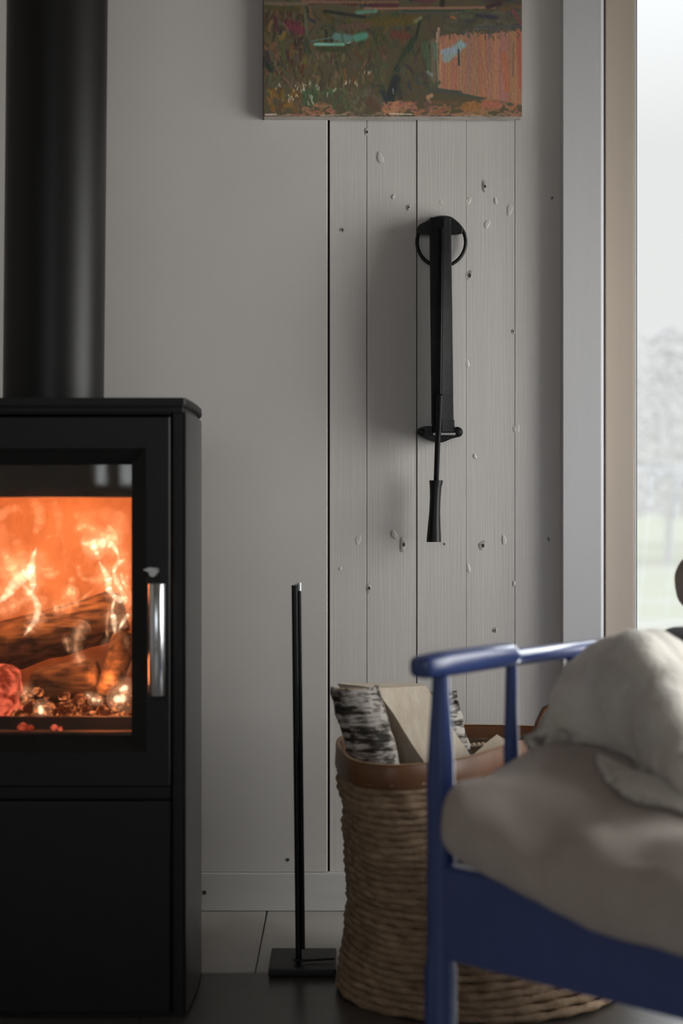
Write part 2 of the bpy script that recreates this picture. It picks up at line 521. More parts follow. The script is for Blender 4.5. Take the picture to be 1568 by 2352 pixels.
# window of the back wall
w1 = thing('window_1', 'tall beige framed window at the right end of the back wall', 'window', (WX0, DW, 0.1))
w1['kind'] = 'structure'
fa, fb = wx(1391), wx(1456)
box('window_frame', fa, fb, DW, DW + 0.075, 0.03, 2.3, M_frame, w1, 0.002)
box('window_frame', 1.26, 1.36, DW, DW + 0.075, 0.03, 2.3, M_frame, w1, 0.002)
box('window_frame', fb, 1.26, DW, DW + 0.075, 2.22, 2.3, M_frame, w1, 0.002)
box('window_frame', fb, 1.26, DW, DW + 0.075, 0.03, 0.09, M_frame, w1, 0.002)
box('glazing_bead', fb + 0.001, fb + 0.0055, DW + 0.006, DW + 0.06, 0.09, 2.22, M_casing, w1, 0.0012)
box('glazing_seal', fb + 0.0055, fb + 0.0075, DW + 0.010, DW + 0.05, 0.09, 2.22, M_gap, w1, 0)
box('window_pane', fb, 1.26, DW + 0.030, DW + 0.036, 0.09, 2.22, M_pane, w1)
box('trim_2', 1.36, 1.44, DCAS, DW + 0.05, 0, ZC, M_casing, None, 0.003)
tag(bpy.data.objects['trim_2'], 'grey painted upright casing board right of the window', 'casing', kind='structure')


def wall_with_hole(name, label, axis, pos, a0, a1, h0, h1, z0, z1, mat, thick=0.14):
    r = []
    vs, fs = [], []
    for (a, b, c, d) in ((a0, h0, 0, ZC), (h1, a1, 0, ZC), (h0, h1, 0, z0), (h0, h1, z1, ZC)):
        i = len(vs)
        for t in (0, thick):
            q = [(a, c), (b, c), (b, d), (a, d)]
            vs += [((pos + t, u, z) if axis == 'x' else (u, pos + t, z)) for u, z in q]
        fs += [(i, i + 1, i + 2, i + 3), (i + 7, i + 6, i + 5, i + 4), (i, i + 4, i + 5, i + 1), (i + 1, i + 5, i + 6, i + 2), (i + 2, i + 6, i + 7, i + 3), (i + 3, i + 7, i + 4, i)]
    return tag(raw(name, vs, fs, mat, None, False), label, 'wall', kind='structure')


wall_with_hole('wall_right', 'pale side wall with a tall window on the right of the room', 'x', 1.5, -2.0, DW + 0.012, 1.20, 2.50, 0.2, 1.72, M_white)
wall_with_hole('wall_front', 'pale wall with a window behind the viewer', 'y', -2.14, -2.2, 1.5, -1.15, 0.45, 0.86, 1.8, M_white)
box('wall_left', -2.34, -2.2, -2.0, DW + 0.012, 0, ZC, M_white)
tag(bpy.data.objects['wall_left'], 'pale side wall on the left of the room', 'wall', kind='structure')
box('ceiling', -2.34, 1.64, -2.14, DW + 0.16, ZC, ZC + 0.1, M_ceil)
tag(bpy.data.objects['ceiling'], 'pine boarded ceiling of the room', 'ceiling', kind='structure')


def side_window(name, label, axis, pos, a0, a1, z0, z1, mull):
    w = thing(name, label, 'window')
    w['kind'] = 'structure'
    t = 0.05
    def bar(n, u0, u1, zz0, zz1, m=M_frame, p0=pos + 0.01, p1=pos + 0.07):
        if axis == 'x':
            box(n, p0, p1, u0, u1, zz0, zz1, m, w)
        else:
            box(n, u0, u1, p0, p1, zz0, zz1, m, w)
    bar('window_frame', a0, a0 + t, z0, z1); bar('window_frame', a1 - t, a1, z0, z1)
    bar('window_frame', a0 + t, a1 - t, z0, z0 + t); bar('window_frame', a0 + t, a1 - t, z1 - t, z1)
    for m in mull:
        bar('mullion', m - 0.03, m + 0.03, z0 + t, z1 - t)
    bar('window_pane', a0 + t, a1 - t, z0 + t, z1 - t, M_pane, pos + 0.036, pos + 0.040)


side_window('window_2', 'tall window in the right wall', 'x', 1.5, 1.20, 2.50, 0.2, 1.72, [])
side_window('window_3', 'two part window in the wall behind the viewer', 'y', -2.14, -1.15, 0.45, 0.86, 1.8, [-1.02, -0.2])

# floor: irregular stone flags with narrow joints
fl = thing('floor', 'grey stone flag floor with narrow dark joints', 'floor', (0, 0, 0))
fl['kind'] = 'structure'
box('mortar_bed', -2.2, 1.5, -2.0, DW + 0.012, -0.06, -0.004, M_gap2, fl)
stone = []
for i, (c1, c2) in enumerate((((0.36, 0.345, 0.32), (0.50, 0.485, 0.465)), ((0.055, 0.05, 0.046), (0.085, 0.078, 0.072)), ((0.46, 0.455, 0.45), (0.56, 0.555, 0.55)))):
    stone.append(pbr('stone flag ' + 'abc'[i], c1, 0.28, c2, 3.0, bump=(14, 0.25, (1, 1, 1), 0.004), detail=8))
rows = [(2.332, 2.735), (1.86, 2.326), (1.36, 1.854), (0.86, 1.354), (0.3, 0.854), (-0.3, 0.294), (-0.9, -0.306), (-1.45, -0.906), (-2.0, -1.456)]
cuts = {0: [-2.2, -1.6, -1.0, -0.58, -0.142, 0.42, 0.98, 1.5], 1: [-2.2, -1.5, -0.95, -0.30, 0.17, 0.60, 1.1, 1.5]}
bend = lambda x, j: 0.012 * math.sin(x * 5.0 + j * 1.7)
for j, (y0, y1) in enumerate(rows):
    cs = cuts.get(j) or [-2.2] + [-2.2 + (k + random.uniform(-0.25, 0.25)) * 0.6 for k in range(1, 6)] + [1.5]
    for k in range(len(cs) - 1):
        a, b = cs[k] + 0.0012, cs[k + 1] - 0.0012
        pts = []
        n = 5
        sk1, sk0 = random.uniform(-0.02, 0.02), random.uniform(-0.02, 0.02)
        for q in range(n):
            x = a + (b - a) * q / (n - 1); pts.append((x, y0 + bend(x, j + 1)))
        for q in range(n):
            x = b + (a - b) * q / (n - 1); pts.append((x, y1 + (bend(x, j) if j else 0)))
        mt = stone[0] if j == 0 else (stone[1] if (j == 1 and cs[k] < 0.5) else stone[(j + k) % 2 * 2])
        if j == 1 and cs[k] >= 0.5:
            mt = stone[2]  # paler flags at right: window reflection put into the stone colour
        prism('flagstone', pts, -0.03, random.uniform(-0.0006, 0.0002) if j else 0.0, mt, fl, 0.0015)

# ------------------------------------------------------------------ outside
gd = raw('ground', [(-60, DW + 0.5, -0.5), (80, DW + 0.5, -0.5), (160, 160, 1.6), (-160, 160, 1.6), (-60, DW + 0.5, -0.8), (80, DW + 0.5, -0.8), (160, 160, 1.3), (-160, 160, 1.3)],
         [(0, 1, 2, 3), (7, 6, 5, 4), (0, 4, 5, 1), (1, 5, 6, 2), (2, 6, 7, 3), (3, 7, 4, 0)], M_grass, None, False)
tag(gd, 'hazy pale meadow outside the window', 'meadow', kind='structure')


def bare_tree(x, y, h, label, dens):
    z0 = -0.5 + (y - DW - .5) / 157 * 2.1
    t = thing('tree', label, 'tree', (x, y, z0 - 0.05), 'hazy trees beyond the meadow')
    tube('trunk', [(x, y, z0 - .05), (x + .1, y, z0 + h * .45), (x - .05, y, z0 + h * .95)], [h * .018, h * .013, h * .004], M_twig, t, 8)
    vs, fs = [], []
    for k in range(dens):
        a = random.uniform(0, 2 * PI); r = math.sqrt(random.random()); zz = random.uniform(.2, 1)
        R = h * .36 * math.sin(PI * min(1, .12 + zz * .82)) ** .8
        c = Vector((x + math.cos(a) * r * R, y + math.sin(a) * r * R, z0 + h * zz))
        d = Vector((random.gauss(0, 1), random.gauss(0, 1), random.gauss(.6, 1))).normalized() * random.uniform(.12, .3) * h * .12
        s = d.cross(Vector((random.random() - .5, random.random() - .5, random.random()))).normalized() * h * .012
        i = len(vs)
        vs += [c - s, c + s, c + d, c + d * .4 + s.cross(d).normalized() * h * .01]
        fs += [(i, i + 1, i + 2), (i, i + 3, i + 2), (i + 1, i + 2, i + 3)]
    tw = raw('twigs', vs, fs, M_twig, t, False)
    tw['kind'] = 'stuff'


bare_tree(7.1, 31, 5.0, 'hazy pale bare tree low at the window edge, nearest beyond the meadow', 1500)
bare_tree(9.9, 43, 5.4, 'hazy pale tree standing farther back behind the meadow tree', 1200)
bare_tree(9.3, 36, 4.2, 'small hazy tree just right of the meadow tree', 1000)
bare_tree(16.5, 48, 7.0, 'tall hazy tree farthest right beyond the meadow', 900)

# ------------------------------------------------------------------ painting
DP = DW - 0.006 - 0.024
pxl, pxr, pyb = 605, 1198, 268
pl, pr_, pb = wx(pxl, DP), wx(pxr, DP), EYE - (pyb - HY) / F * DP
ptop = pb + 0.345
pa = thing('painting', 'unframed abstract landscape canvas in olive, turquoise and pink', 'painting', ((pl + pr_) / 2, DW - 0.006, pb))
NX, NZ = 380, 270
ZS = 2.412
img = np.zeros((NZ, NX, 3)); img[:] = (72, 66, 52)
zx0, zx1 = (pxl - 580) * ZS, (pxr - 580) * ZS
gx = np.linspace(zx0, zx1, NX)
pix_top = HY - (ptop - EYE) * F / DP
gy = np.linspace(pix_top * ZS, pyb * ZS, NZ)
GX, GY = np.meshgrid(gx, gy)
rng = np.random.default_rng(3)
bristle = rng.normal(0, 1, (NZ, NX))
for _ in range(2):
    bristle = (bristle + np.roll(bristle, 1, 0) + np.roll(bristle, -1, 0) + np.roll(bristle, 1, 1)) / 4
bristle *= 1.5
relief = np.zeros((NZ, NX))


def stroke(x0, y0, x1, y1, w, col, al=0.9, bow=0):
    dx, dy = x1 - x0, y1 - y0
    L = math.hypot(dx, dy) + 1e-6
    t = ((GX - x0) * dx + (GY - y0) * dy) / L ** 2
    tc = np.clip(t, 0, 1)
    off = bow * 4 * tc * (1 - tc)
    dist = np.hypot(GX - (x0 + dx * tc - dy / L * off), GY - (y0 + dy * tc + dx / L * off))
    a = np.clip((w / 2 - dist) / (w * 0.22 + 2) + 0.2 * bristle, 0, 1) * al
    a[dist > w * .8] = 0
    c = np.array(col, float) + rng.normal(0, 4, 3)
    img[:] = img * (1 - a[..., None]) + (c + bristle[..., None] * 2) * a[..., None]
    relief[:] = relief * (1 - a * .6) + a * (.3 + .3 * bristle)


def patch(x0, y0, x1, y1, cols, n, wr=(14, 34), ang=90, spread=35, length=(20, 70), al=0.75):
    for _ in range(n):
        x, y = rng.uniform(x0, x1), rng.uniform(y0, y1)
        a = math.radians(rng.normal(ang, spread)); l = rng.uniform(*length)
        stroke(x - math.cos(a) * l / 2, y - math.sin(a) * l / 2, x + math.cos(a) * l / 2, y + math.sin(a) * l / 2, rng.uniform(*wr), cols[rng.integers(len(cols))], al, rng.normal(0, 5))


patch(60, -260, 1500, 30, [(52, 44, 42), (70, 52, 46), (60, 62, 54), (84, 62, 54), (44, 44, 46)], 150, ang=0, spread=25, length=(50, 160))
patch(60, 20, 320, 420, [(84, 64, 46), (98, 76, 52), (70, 56, 40), (50, 46, 40), (64, 42, 38)], 90, al=.85)
patch(300, 60, 900, 300, [(62, 60, 40), (70, 64, 44), (48, 50, 42), (80, 68, 48), (58, 62, 50)], 110, al=.85)
patch(80, 280, 740, 480, [(80, 70, 52), (70, 62, 48), (92, 82, 62), (60, 58, 46), (90, 72, 52), (66, 72, 56)], 150, wr=(8, 26), al=.85)
patch(600, 80, 1010, 520, [(60, 62, 48), (68, 68, 52), (54, 58, 48), (72, 62, 48)], 90)
stroke(70, 20, 300, 22, 26, (92, 78, 68)); stroke(280, 10, 800, 14, 24, (104, 76, 64)); stroke(620, 48, 1340, 42, 22, (118, 86, 72))
stroke(660, 30, 800, 30, 30, (70, 46, 44)); stroke(1050, 0, 1050, 24, 40, (40, 34, 36)); stroke(900, 6, 1000, 4, 30, (66, 48, 52))
stroke(400, 62, 620, 96, 26, (44, 46, 40)); stroke(800, 66, 1480, 78, 24, (62, 68, 60)); stroke(830, 62, 1200, 58, 12, (50, 58, 52))
stroke(60, 40, 250, 56, 34, (58, 52, 42)); stroke(1300, 40, 1370, 20, 34, (56, 44, 42)); stroke(1380, 60, 1490, 40, 40, (92, 66, 56))
patch(1050, 60, 1490, 190, [(70, 70, 62), (78, 76, 66), (64, 66, 58), (60, 60, 56)], 60, ang=0, spread=30)
stroke(1240, 88, 1350, 98, 30, (50, 54, 52)); stroke(1240, 150, 1480, 146, 16, (62, 66, 60)); stroke(1440, 60, 1490, 130, 30, (98, 62, 58)); stroke(1100, 95, 1120, 100, 24, (124, 90, 66))
stroke(205, 140, 270, 170, 60, (82, 50, 54)); stroke(180, 120, 260, 130, 30, (74, 48, 48)); stroke(170, 130, 195, 160, 12, (110, 84, 64))
stroke(290, 60, 300, 200, 22, (78, 74, 66)); stroke(320, 230, 460, 205, 12, (72, 96, 88)); stroke(300, 230, 300, 290, 40, (56, 54, 46))
stroke(345, 246, 500, 246, 26, (90, 134, 122), 1); stroke(350, 245, 440, 248, 14, (104, 148, 138), 1); stroke(465, 205, 535, 215, 60, (80, 118, 104), .95); stroke(575, 210, 620, 200, 55, (76, 112, 100), .9)
stroke(490, 178, 500, 225, 20, (64, 88, 78)); stroke(580, 70, 680, 62, 30, (80, 108, 94), .9); stroke(520, 240, 540, 235, 12, (108, 150, 134))
stroke(630, 130, 900, 110, 60, (72, 66, 42)); stroke(780, 190, 850, 200, 60, (78, 62, 44)); stroke(500, 150, 640, 140, 44, (82, 78, 52))
stroke(370, 275, 510, 275, 40, (60, 58, 44))
stroke(930, 110, 900, 220, 26, (46, 48, 42)); stroke(890, 220, 790, 400, 46, (52, 52, 46)); stroke(950, 250, 990, 420, 50, (74, 74, 60))
stroke(900, 120, 930, 100, 26, (100, 104, 76))
stroke(1000, 230, 1000, 480, 40, (86, 84, 72)); stroke(1020, 180, 1028, 480, 16, (110, 108, 100)); stroke(1005, 240, 1010, 330, 18, (72, 96, 88)); stroke(1030, 160, 1022, 230, 22, (136, 110, 90))
# pink house
for x in range(1040, 1500, 16):
    yb = 485 + (x - 1040) * 0.2
    stroke(x, 205 - (x - 1040) * .05 + rng.uniform(-8, 8), x, yb, 26, ((137, 97, 78), (134, 96, 78), (131, 95, 78), (139, 98, 77))[rng.integers(4)], .95)
patch(1160, 215, 1480, 500, [(136, 100, 82), (128, 92, 76), (140, 106, 84), (130, 84, 72)], 60, ang=90, spread=8, length=(60, 160), wr=(6, 16), al=.4)
stroke(1470, 170, 1485, 480, 34, (128, 80, 72)); stroke(1390, 300, 1410, 500, 40, (134, 86, 72))
for x in (1200, 1222, 1246, 1268):
    stroke(x, 240, x + 4, 460, 5, (112, 92, 80), .7)
stroke(1040, 250, 1040, 480, 18, (150, 104, 84))
stroke(1075, 320, 1150, 250, 70, (112, 124, 128), .95); stroke(1060, 290, 1120, 275, 50, (118, 132, 136), .95); stroke(1150, 245, 1170, 250, 36, (120, 132, 136), .9)
stroke(1140, 278, 1142, 360, 15, (46, 60, 60), 1); stroke(1443, 238, 1442, 425, 7, (60, 58, 54), 1)
patch(1050, 190, 1480, 212, [(68, 66, 58)], 18, ang=80, spread=10, length=(12, 30), wr=(8, 14))
stroke(1010, 500, 1150, 515, 32, (62, 66, 64), 1); stroke(1140, 520, 1270, 548, 18, (64, 66, 62), 1); stroke(1370, 566, 1480, 584, 14, (72, 72, 68), .9); stroke(1390, 572, 1420, 574, 16, (62, 68, 72))
# foreground
patch(760, 420, 1010, 520, [(66, 66, 56), (58, 62, 56), (72, 68, 54)], 30)
stroke(795, 440, 760, 545, 70, (40, 46, 48), 1); stroke(720, 510, 740, 560, 40, (44, 48, 48), .9); stroke(810, 480, 820, 550, 30, (50, 54, 54)); stroke(776, 495, 780, 520, 12, (104, 112, 110))
stroke(970, 400, 990, 415, 26, (104, 112, 106)); stroke(820, 360, 870, 300, 40, (58, 58, 50))
patch(280, 490, 520, 590, [(62, 82, 60), (70, 86, 62), (58, 74, 56), (74, 72, 50)], 50, wr=(12, 26), length=(15, 45))
patch(80, 500, 260, 610, [(112, 84, 46), (100, 74, 44), (92, 72, 50), (84, 64, 40)], 40, length=(15, 45))
patch(500, 500, 720, 620, [(82, 76, 60), (76, 72, 60), (86, 80, 66), (90, 72, 58)], 40)
patch(280, 580, 480, 640, [(140, 96, 76), (130, 88, 70)], 26, ang=0, length=(20, 60), wr=(10, 20))
patch(720, 570, 930, 640, [(146, 100, 80), (138, 96, 76), (132, 88, 70)], 40, ang=0, length=(20, 60), wr=(12, 26))
patch(930, 560, 1480, 645, [(130, 96, 74), (122, 84, 66), (134, 92, 72), (110, 82, 56)], 60, ang=0, length=(20, 70), wr=(12, 26))
stroke(1000, 570, 1140, 566, 26, (78, 68, 48)); stroke(1180, 590, 1240, 590, 60, (112, 86, 58)); stroke(1290, 580, 1350, 580, 60, (132, 86, 76)); stroke(960, 580, 965, 610, 40, (84, 70, 52)); stroke(990, 530, 970, 540, 30, (150, 112, 88))
stroke(650, 560, 690, 600, 60, (78, 62, 48)); stroke(510, 560, 540, 610, 50, (74, 72, 58)); stroke(60, 330, 100, 385, 46, (44, 46, 44), 1); stroke(80, 290, 84, 340, 34, (50, 50, 46)); stroke(160, 240, 170, 310, 36, (62, 60, 48))
for _ in range(46):
    cx, cy = [(145, 480), (235, 500), (275, 485), (355, 465), (450, 495), (530, 450), (575, 440), (200, 540), (325, 545), (645, 400)][rng.integers(10)]
    x, y = cx + rng.normal(0, 14), cy + rng.normal(0, 12)
    stroke(x, y, x + rng.normal(0, 5), y + rng.uniform(6, 22), rng.uniform(6, 12), (156 + rng.normal(0, 10), 148, 130), .9)
patch(70, 632, 1490, 655, [(132, 110, 100), (140, 104, 88), (122, 92, 76)], 50, ang=0, spread=6, length=(30, 90), wr=(6, 12))
stroke(70, 636, 130, 634, 14, (160, 148, 138), 1); stroke(760, 630, 880, 634, 10, (166, 152, 142), 1); stroke(900, 648, 1490, 652, 8, (158, 148, 140), 1); stroke(380, 640, 520, 636, 8, (156, 142, 132), .9)
stroke(64, 60, 66, 640, 8, (60, 50, 46), .9)
img = np.clip(img, 12, 255)
lin = ((img / 255 + 0.055) / 1.055) ** 2.4 / 0.46
lin = np.clip(lin, 0, .9)
vs, fs, cols = [], [], []
for j in range(NZ):
    z = ptop + (pb - ptop) * j / (NZ - 1)
    for i in range(NX):
        vs.append((pl + (pr_ - pl) * i / (NX - 1), DP - 0.0005 - 0.0006 * float(np.clip(relief[j, i], -1, 1.5)) * (0 < i < NX - 1), z))
for j in range(NZ - 1):
    for i in range(NX - 1):
        a = j * NX + i
        fs.append((a, a + NX, a + NX + 1, a + 1))
M_paint, nt, b = nodes('oil paint')
at = nt.nodes.new('ShaderNodeAttribute'); at.attribute_name = 'paint'
nt.links.new(at.outputs['Color'], b.inputs['Base Color'])
b.inputs['Roughness'].default_value = 0.5
b.inputs['Specular IOR Level'].default_value = 0.3
cv = box('canvas', pl, pr_, DP, DW - 0.006, pb, ptop, M_canvas, pa, 0.001)
pf = raw('painted_face', vs, fs, M_paint, pa, True, None)
ca = pf.data.color_attributes.new('paint', 'FLOAT_COLOR', 'POINT')
buf = np.ones((NZ * NX, 4), np.float32); buf[:, :3] = lin.reshape(-1, 3)
ca.data.foreach_set('color', buf.ravel())
box('canvas_edge', pl - 0.0012, pl + 0.0002, DP + 0.0005, DW - 0.006, pb, ptop, M_darkedge, pa)  # darker strip down the left side of the canvas

# ------------------------------------------------------------------ wood stove
DS = 2.12
XS = -0.4735
st = thing('wood_stove', 'black steel wood stove with a fire burning behind its glass door', 'stove', (XS, 2.3, 0))
S_S = F / DS
sx = lambda px, d=DS: (px - CX) / F * d
sz = lambda py, d=DS: EYE - (py - HY) / F * d
ZT = sz(913)
half = [(0.2405, 2.128), (0.2425, 2.145), (0.2445, 2.19), (0.2460, 2.25), (0.2455, 2.31), (0.2415, 2.36), (0.232, 2.41), (0.212, 2.455), (0.185, 2.48)]
plan = [(XS + h, d) for h, d in half] + [(XS - h, d) for h, d in half[::-1]]
grow = lambda pl_, s: [(XS + (x - XS) * s, 2.3 + (y - 2.3) * s) for x, y in pl_]
top_plan = [(XS + h + 0.0005, d - (0.006 if i == 0 else 0.001 * (i < 2))) for i, (h, d) in enumerate(half)]
top_plan = [(XS + 0.2385, DS)] + top_plan + [(2 * XS - x, y) for x, y in top_plan[::-1]] + [(XS - 0.2385, DS)]
prism('top_plate', top_plan, ZT - 0.0125, ZT, M_black, st, 0.002)
inn = grow(plan, 0.975)
prism('top_neck', inn, ZT - 0.021, ZT - 0.0125, M_black, st)
# curved side panels
for sgn in (1, -1):
    ring = [(XS + sgn * h, d) for h, d in half]
    inr = [(XS + sgn * (h - 0.006), d + (0.004 if i == 0 else 0)) for i, (h, d) in enumerate(half)]
    prism('side_panel', ring + inr[::-1], 0.004, ZT - 0.021, M_blackside, st, 0, 30)
    cx0, cx1 = sorted((XS + sgn * 0.2195, XS + sgn * 0.2385))
    box('corner_post', cx0, cx1, DS + 0.010, DS + 0.05, 0.004, ZT - 0.021, M_black, st, 0.003)
box('back_plate', XS - 0.2, XS + 0.2, 2.474, 2.479, 0.004, ZT - 0.021, M_black, st)
prism('plinth', grow(plan, 0.985), 0.0, 0.006, M_black, st)
xr = sx(390); xl = 2 * XS - xr
box('upper_fascia', xl, xr, DS + 0.004, DS + 0.03, sz(952), ZT - 0.0215, M_black, st, 0.002)
# door: flat frame with an inward chamfer towards the glass
dz1, dz0 = sz(957), sz(1807)
gxr, gz1, gz0 = sx(299), sz(1066), sz(1692)
gxl = 2 * XS - gxr
door = thing('door', 'x', None, (0, 0, 0))
for k in ('label',):
    del door[k]
door.parent = st
def rect(x0, x1, z0, z1, y):
    return [(x0, y, z0), (x1, y, z0), (x1, y, z1), (x0, y, z1)]
def frame_mesh(name, rects, mat, parent):
    vs = [v for r in rects for v in r]; fs = []
    for i in range(len(rects)):
        j = (i + 1) % len(rects)
        for k in range(4):
            fs.append((i * 4 + k, i * 4 + (k + 1) % 4, j * 4 + (k + 1) % 4, j * 4 + k))
    return raw(name, vs, fs, mat, parent, True, 20)
ch = 0.024
frame_mesh('door_frame', [rect(xl, xr, dz0, dz1, DS + 0.0015), rect(xl + .0015, xr - .0015, dz0 + .0015, dz1 - .0015, DS),
                          rect(gxl - ch, gxr + ch, gz0 - ch, gz1 + ch, DS), rect(gxl, gxr, gz0, gz1, DS + 0.014), rect(gxl, gxr, gz0, gz1, DS + 0.03), rect(xl, xr, dz0, dz1, DS + 0.03)], M_black, door)
box('door_glass', gxl - 0.004, gxr + 0.004, DS + 0.016, DS + 0.020, gz0 - 0.004, gz1 + 0.004, M_stoveglass, door)
# handle
hx = sx(360, 2.085); hz0, hz1 = sz(1598, 2.085), sz(1340, 2.085)
hd = lathe('handle', (hx, 2.085, hz0), [(0.0, 0), (0.0115, 0), (0.0123, 0.001), (0.0123, hz1 - hz0 - 0.001), (0.0115, hz1 - hz0), (0.0, hz1 - hz0)], M_chrome, door, 32)
for zz in (hz0 + 0.03, hz1 - 0.03):
    lathe('handle_stud', (hx, 2.089, zz), [(0.006, 0), (0.006, 0.033)], M_black, door, 12, (0, 1, 0))
lt = P(348, 1314, 2.098)
loft('latch', [[Vector((lt.x + x * .012, y, lt.z + z * .007)) for x, z in ((-1, .5), (-.3, 1), (.6, .8), (.75, 0), (.3, -1), (-.1, -.9), (-.35, 0))] for y in (2.092, 2.1195)], M_grey, door)
# lower compartment door
box('lower_rail', xl, xr, DS + 0.012, DS + 0.04, sz(1842) + .001, dz0 - .002, M_black, st, 0.002)
box('lower_door', xl, xr, DS, DS + 0.02, 0.008, sz(1841), M_black, st, 0.0025)
box('inner_body', XS - 0.222, XS + 0.222, DS + 0.024, 2.47, 0.006, 0.40, M_black, st)
# fire chamber
FB0, FB1 = XS - 0.212, XS + 0.215
DBK = 2.43
zl, zb = sz(1645), sz(1142)
for k in range(3):
    w = (FB1 - FB0) / 3
    box('fire_board', FB0 + k * w, FB0 + (k + 1) * w - .0001, DBK, DBK + 0.03, 0.40, 0.86, M_brick, st)
box('fire_board', FB0 - 0.014, FB0, DS + 0.05, DBK, 0.40, 0.86, M_brick, st, 0.003)
box('fire_board', FB1, FB1 + 0.014, DS + 0.05, DBK, 0.40, 0.86, M_brick, st, 0.003)
box('grate', FB0, FB1, DS + 0.057, DBK, 0.40, 0.425, M_brick, st, 0.002)
box('ember_ledge', FB0, FB1, DS + 0.0215, DS + 0.0455, 0.40, 0.425, M_baffle, st, 0.001)
box('log_retainer', FB0, FB1, DS + 0.046, DS + 0.056, 0.40, sz(1645, DS + 0.05), M_baffle, st, 0.002)
box('baffle', FB0, FB1, DS + 0.022, DS + 0.030, zb, 0.885, M_baffle, st, 0.002)
box('baffle_plate', FB0, FB1, DS + 0.030, DBK, 0.84, 0.85, M_brick, st)

# fire
def burning(label, a, b, r, mat=M_char, wob=0.12):
    a, b = Vector(a), Vector(b)
    t = thing('burning_log', label, 'log', a, 'logs burning in the stove')
    n = 14
    rings = []
    ax = (b - a).normalized(); s = ax.orthogonal().normalized(); q = ax.cross(s)
    for i in range(n):
        c = a.lerp(b, i / (n - 1))
        taper = 0.8 if i in (0, n - 1) else 1
        ring = []
        for k in range(16):
            an = 2 * PI * k / 16
            d = s * math.cos(an) + q * math.sin(an)
            ring.append(c + d * r * taper * (1 + wob * fbm(c + d * r, 28) + 0.1 * math.cos(3 * an)))
        rings.append(ring)
    loft('charred_wood', rings, mat, t, True, 60)
    return t


burning('thick charred log lying slantwise in the middle of the fire', P(-120, 1520, 2.31), P(285, 1405, 2.33), 0.040)
burning('lower charred log under the slanting one in the fire', P(78, 1578, 2.25), P(225, 1548, 2.245), 0.029)
burning('thin charred log standing askew at the right of the fire', P(246, 1600, 2.225), P(290, 1455, 2.252), 0.019)
burning('glowing red log end low at the left of the fire', P(-150, 1610, 2.215), P(46, 1588, 2.225), 0.042, M_coal, 0.25)
# bed of coals
vs, fs = [], []
co = thing('coal_bed', 'bed of glowing coals and ash on the stove grate', 'coals', (XS, 2.25, 0.425))
co['kind'] = 'stuff'
def lump(c, r, vs, fs, sq=0.75):
    i0 = len(vs)
    rows_, seg = 4, 7
    off = Vector((random.random() * 50,) * 3)
    for a in range(rows_ + 1):
        th = PI * a / rows_
        for k in range(seg):
            ph = 2 * PI * k / seg
            d = Vector((math.sin(th) * math.cos(ph), math.sin(th) * math.sin(ph), math.cos(th) * sq))
            vs.append(Vector(c) + d * r * (1 + 0.5 * mnoise.noise(d * 1.5 + off)))
    for a in range(rows_):
        for k in range(seg):
            fs.append((i0 + a * seg + k, i0 + a * seg + (k + 1) % seg, i0 + (a + 1) * seg + (k + 1) % seg, i0 + (a + 1) * seg + k))
for _ in range(420):
    x = random.uniform(FB0 + .02, FB1 - .015); y = random.uniform(2.188, 2.40)
    r = random.uniform(.004, .012)
    lump((x, y, .428 + r * .4 + .045 * random.random() * (1 - abs(x - XS) / .35)), r, vs, fs)
cb = raw('coal', vs, fs, M_ember, co)
cb['kind'] = 'stuff'
for i, (px, py, r, lab) in enumerate(((52, 1668, .0085, 'larger glowing ember fallen against the stove glass at left'), (124, 1664, .0065, 'smaller glowing ember fallen against the stove glass at right'))):
    vs, fs = [], []
    c = P(px, py, DS + 0.033)
    lump((c.x, c.y, .425 + r * .7), r, vs, fs)
    lump((c.x + r * 1.3, c.y, .425 + r * .5), r * .7, vs, fs)
    e = raw('ember', vs, fs, M_coal)
    tag(e, lab, 'ember', 'embers on the log retainer')
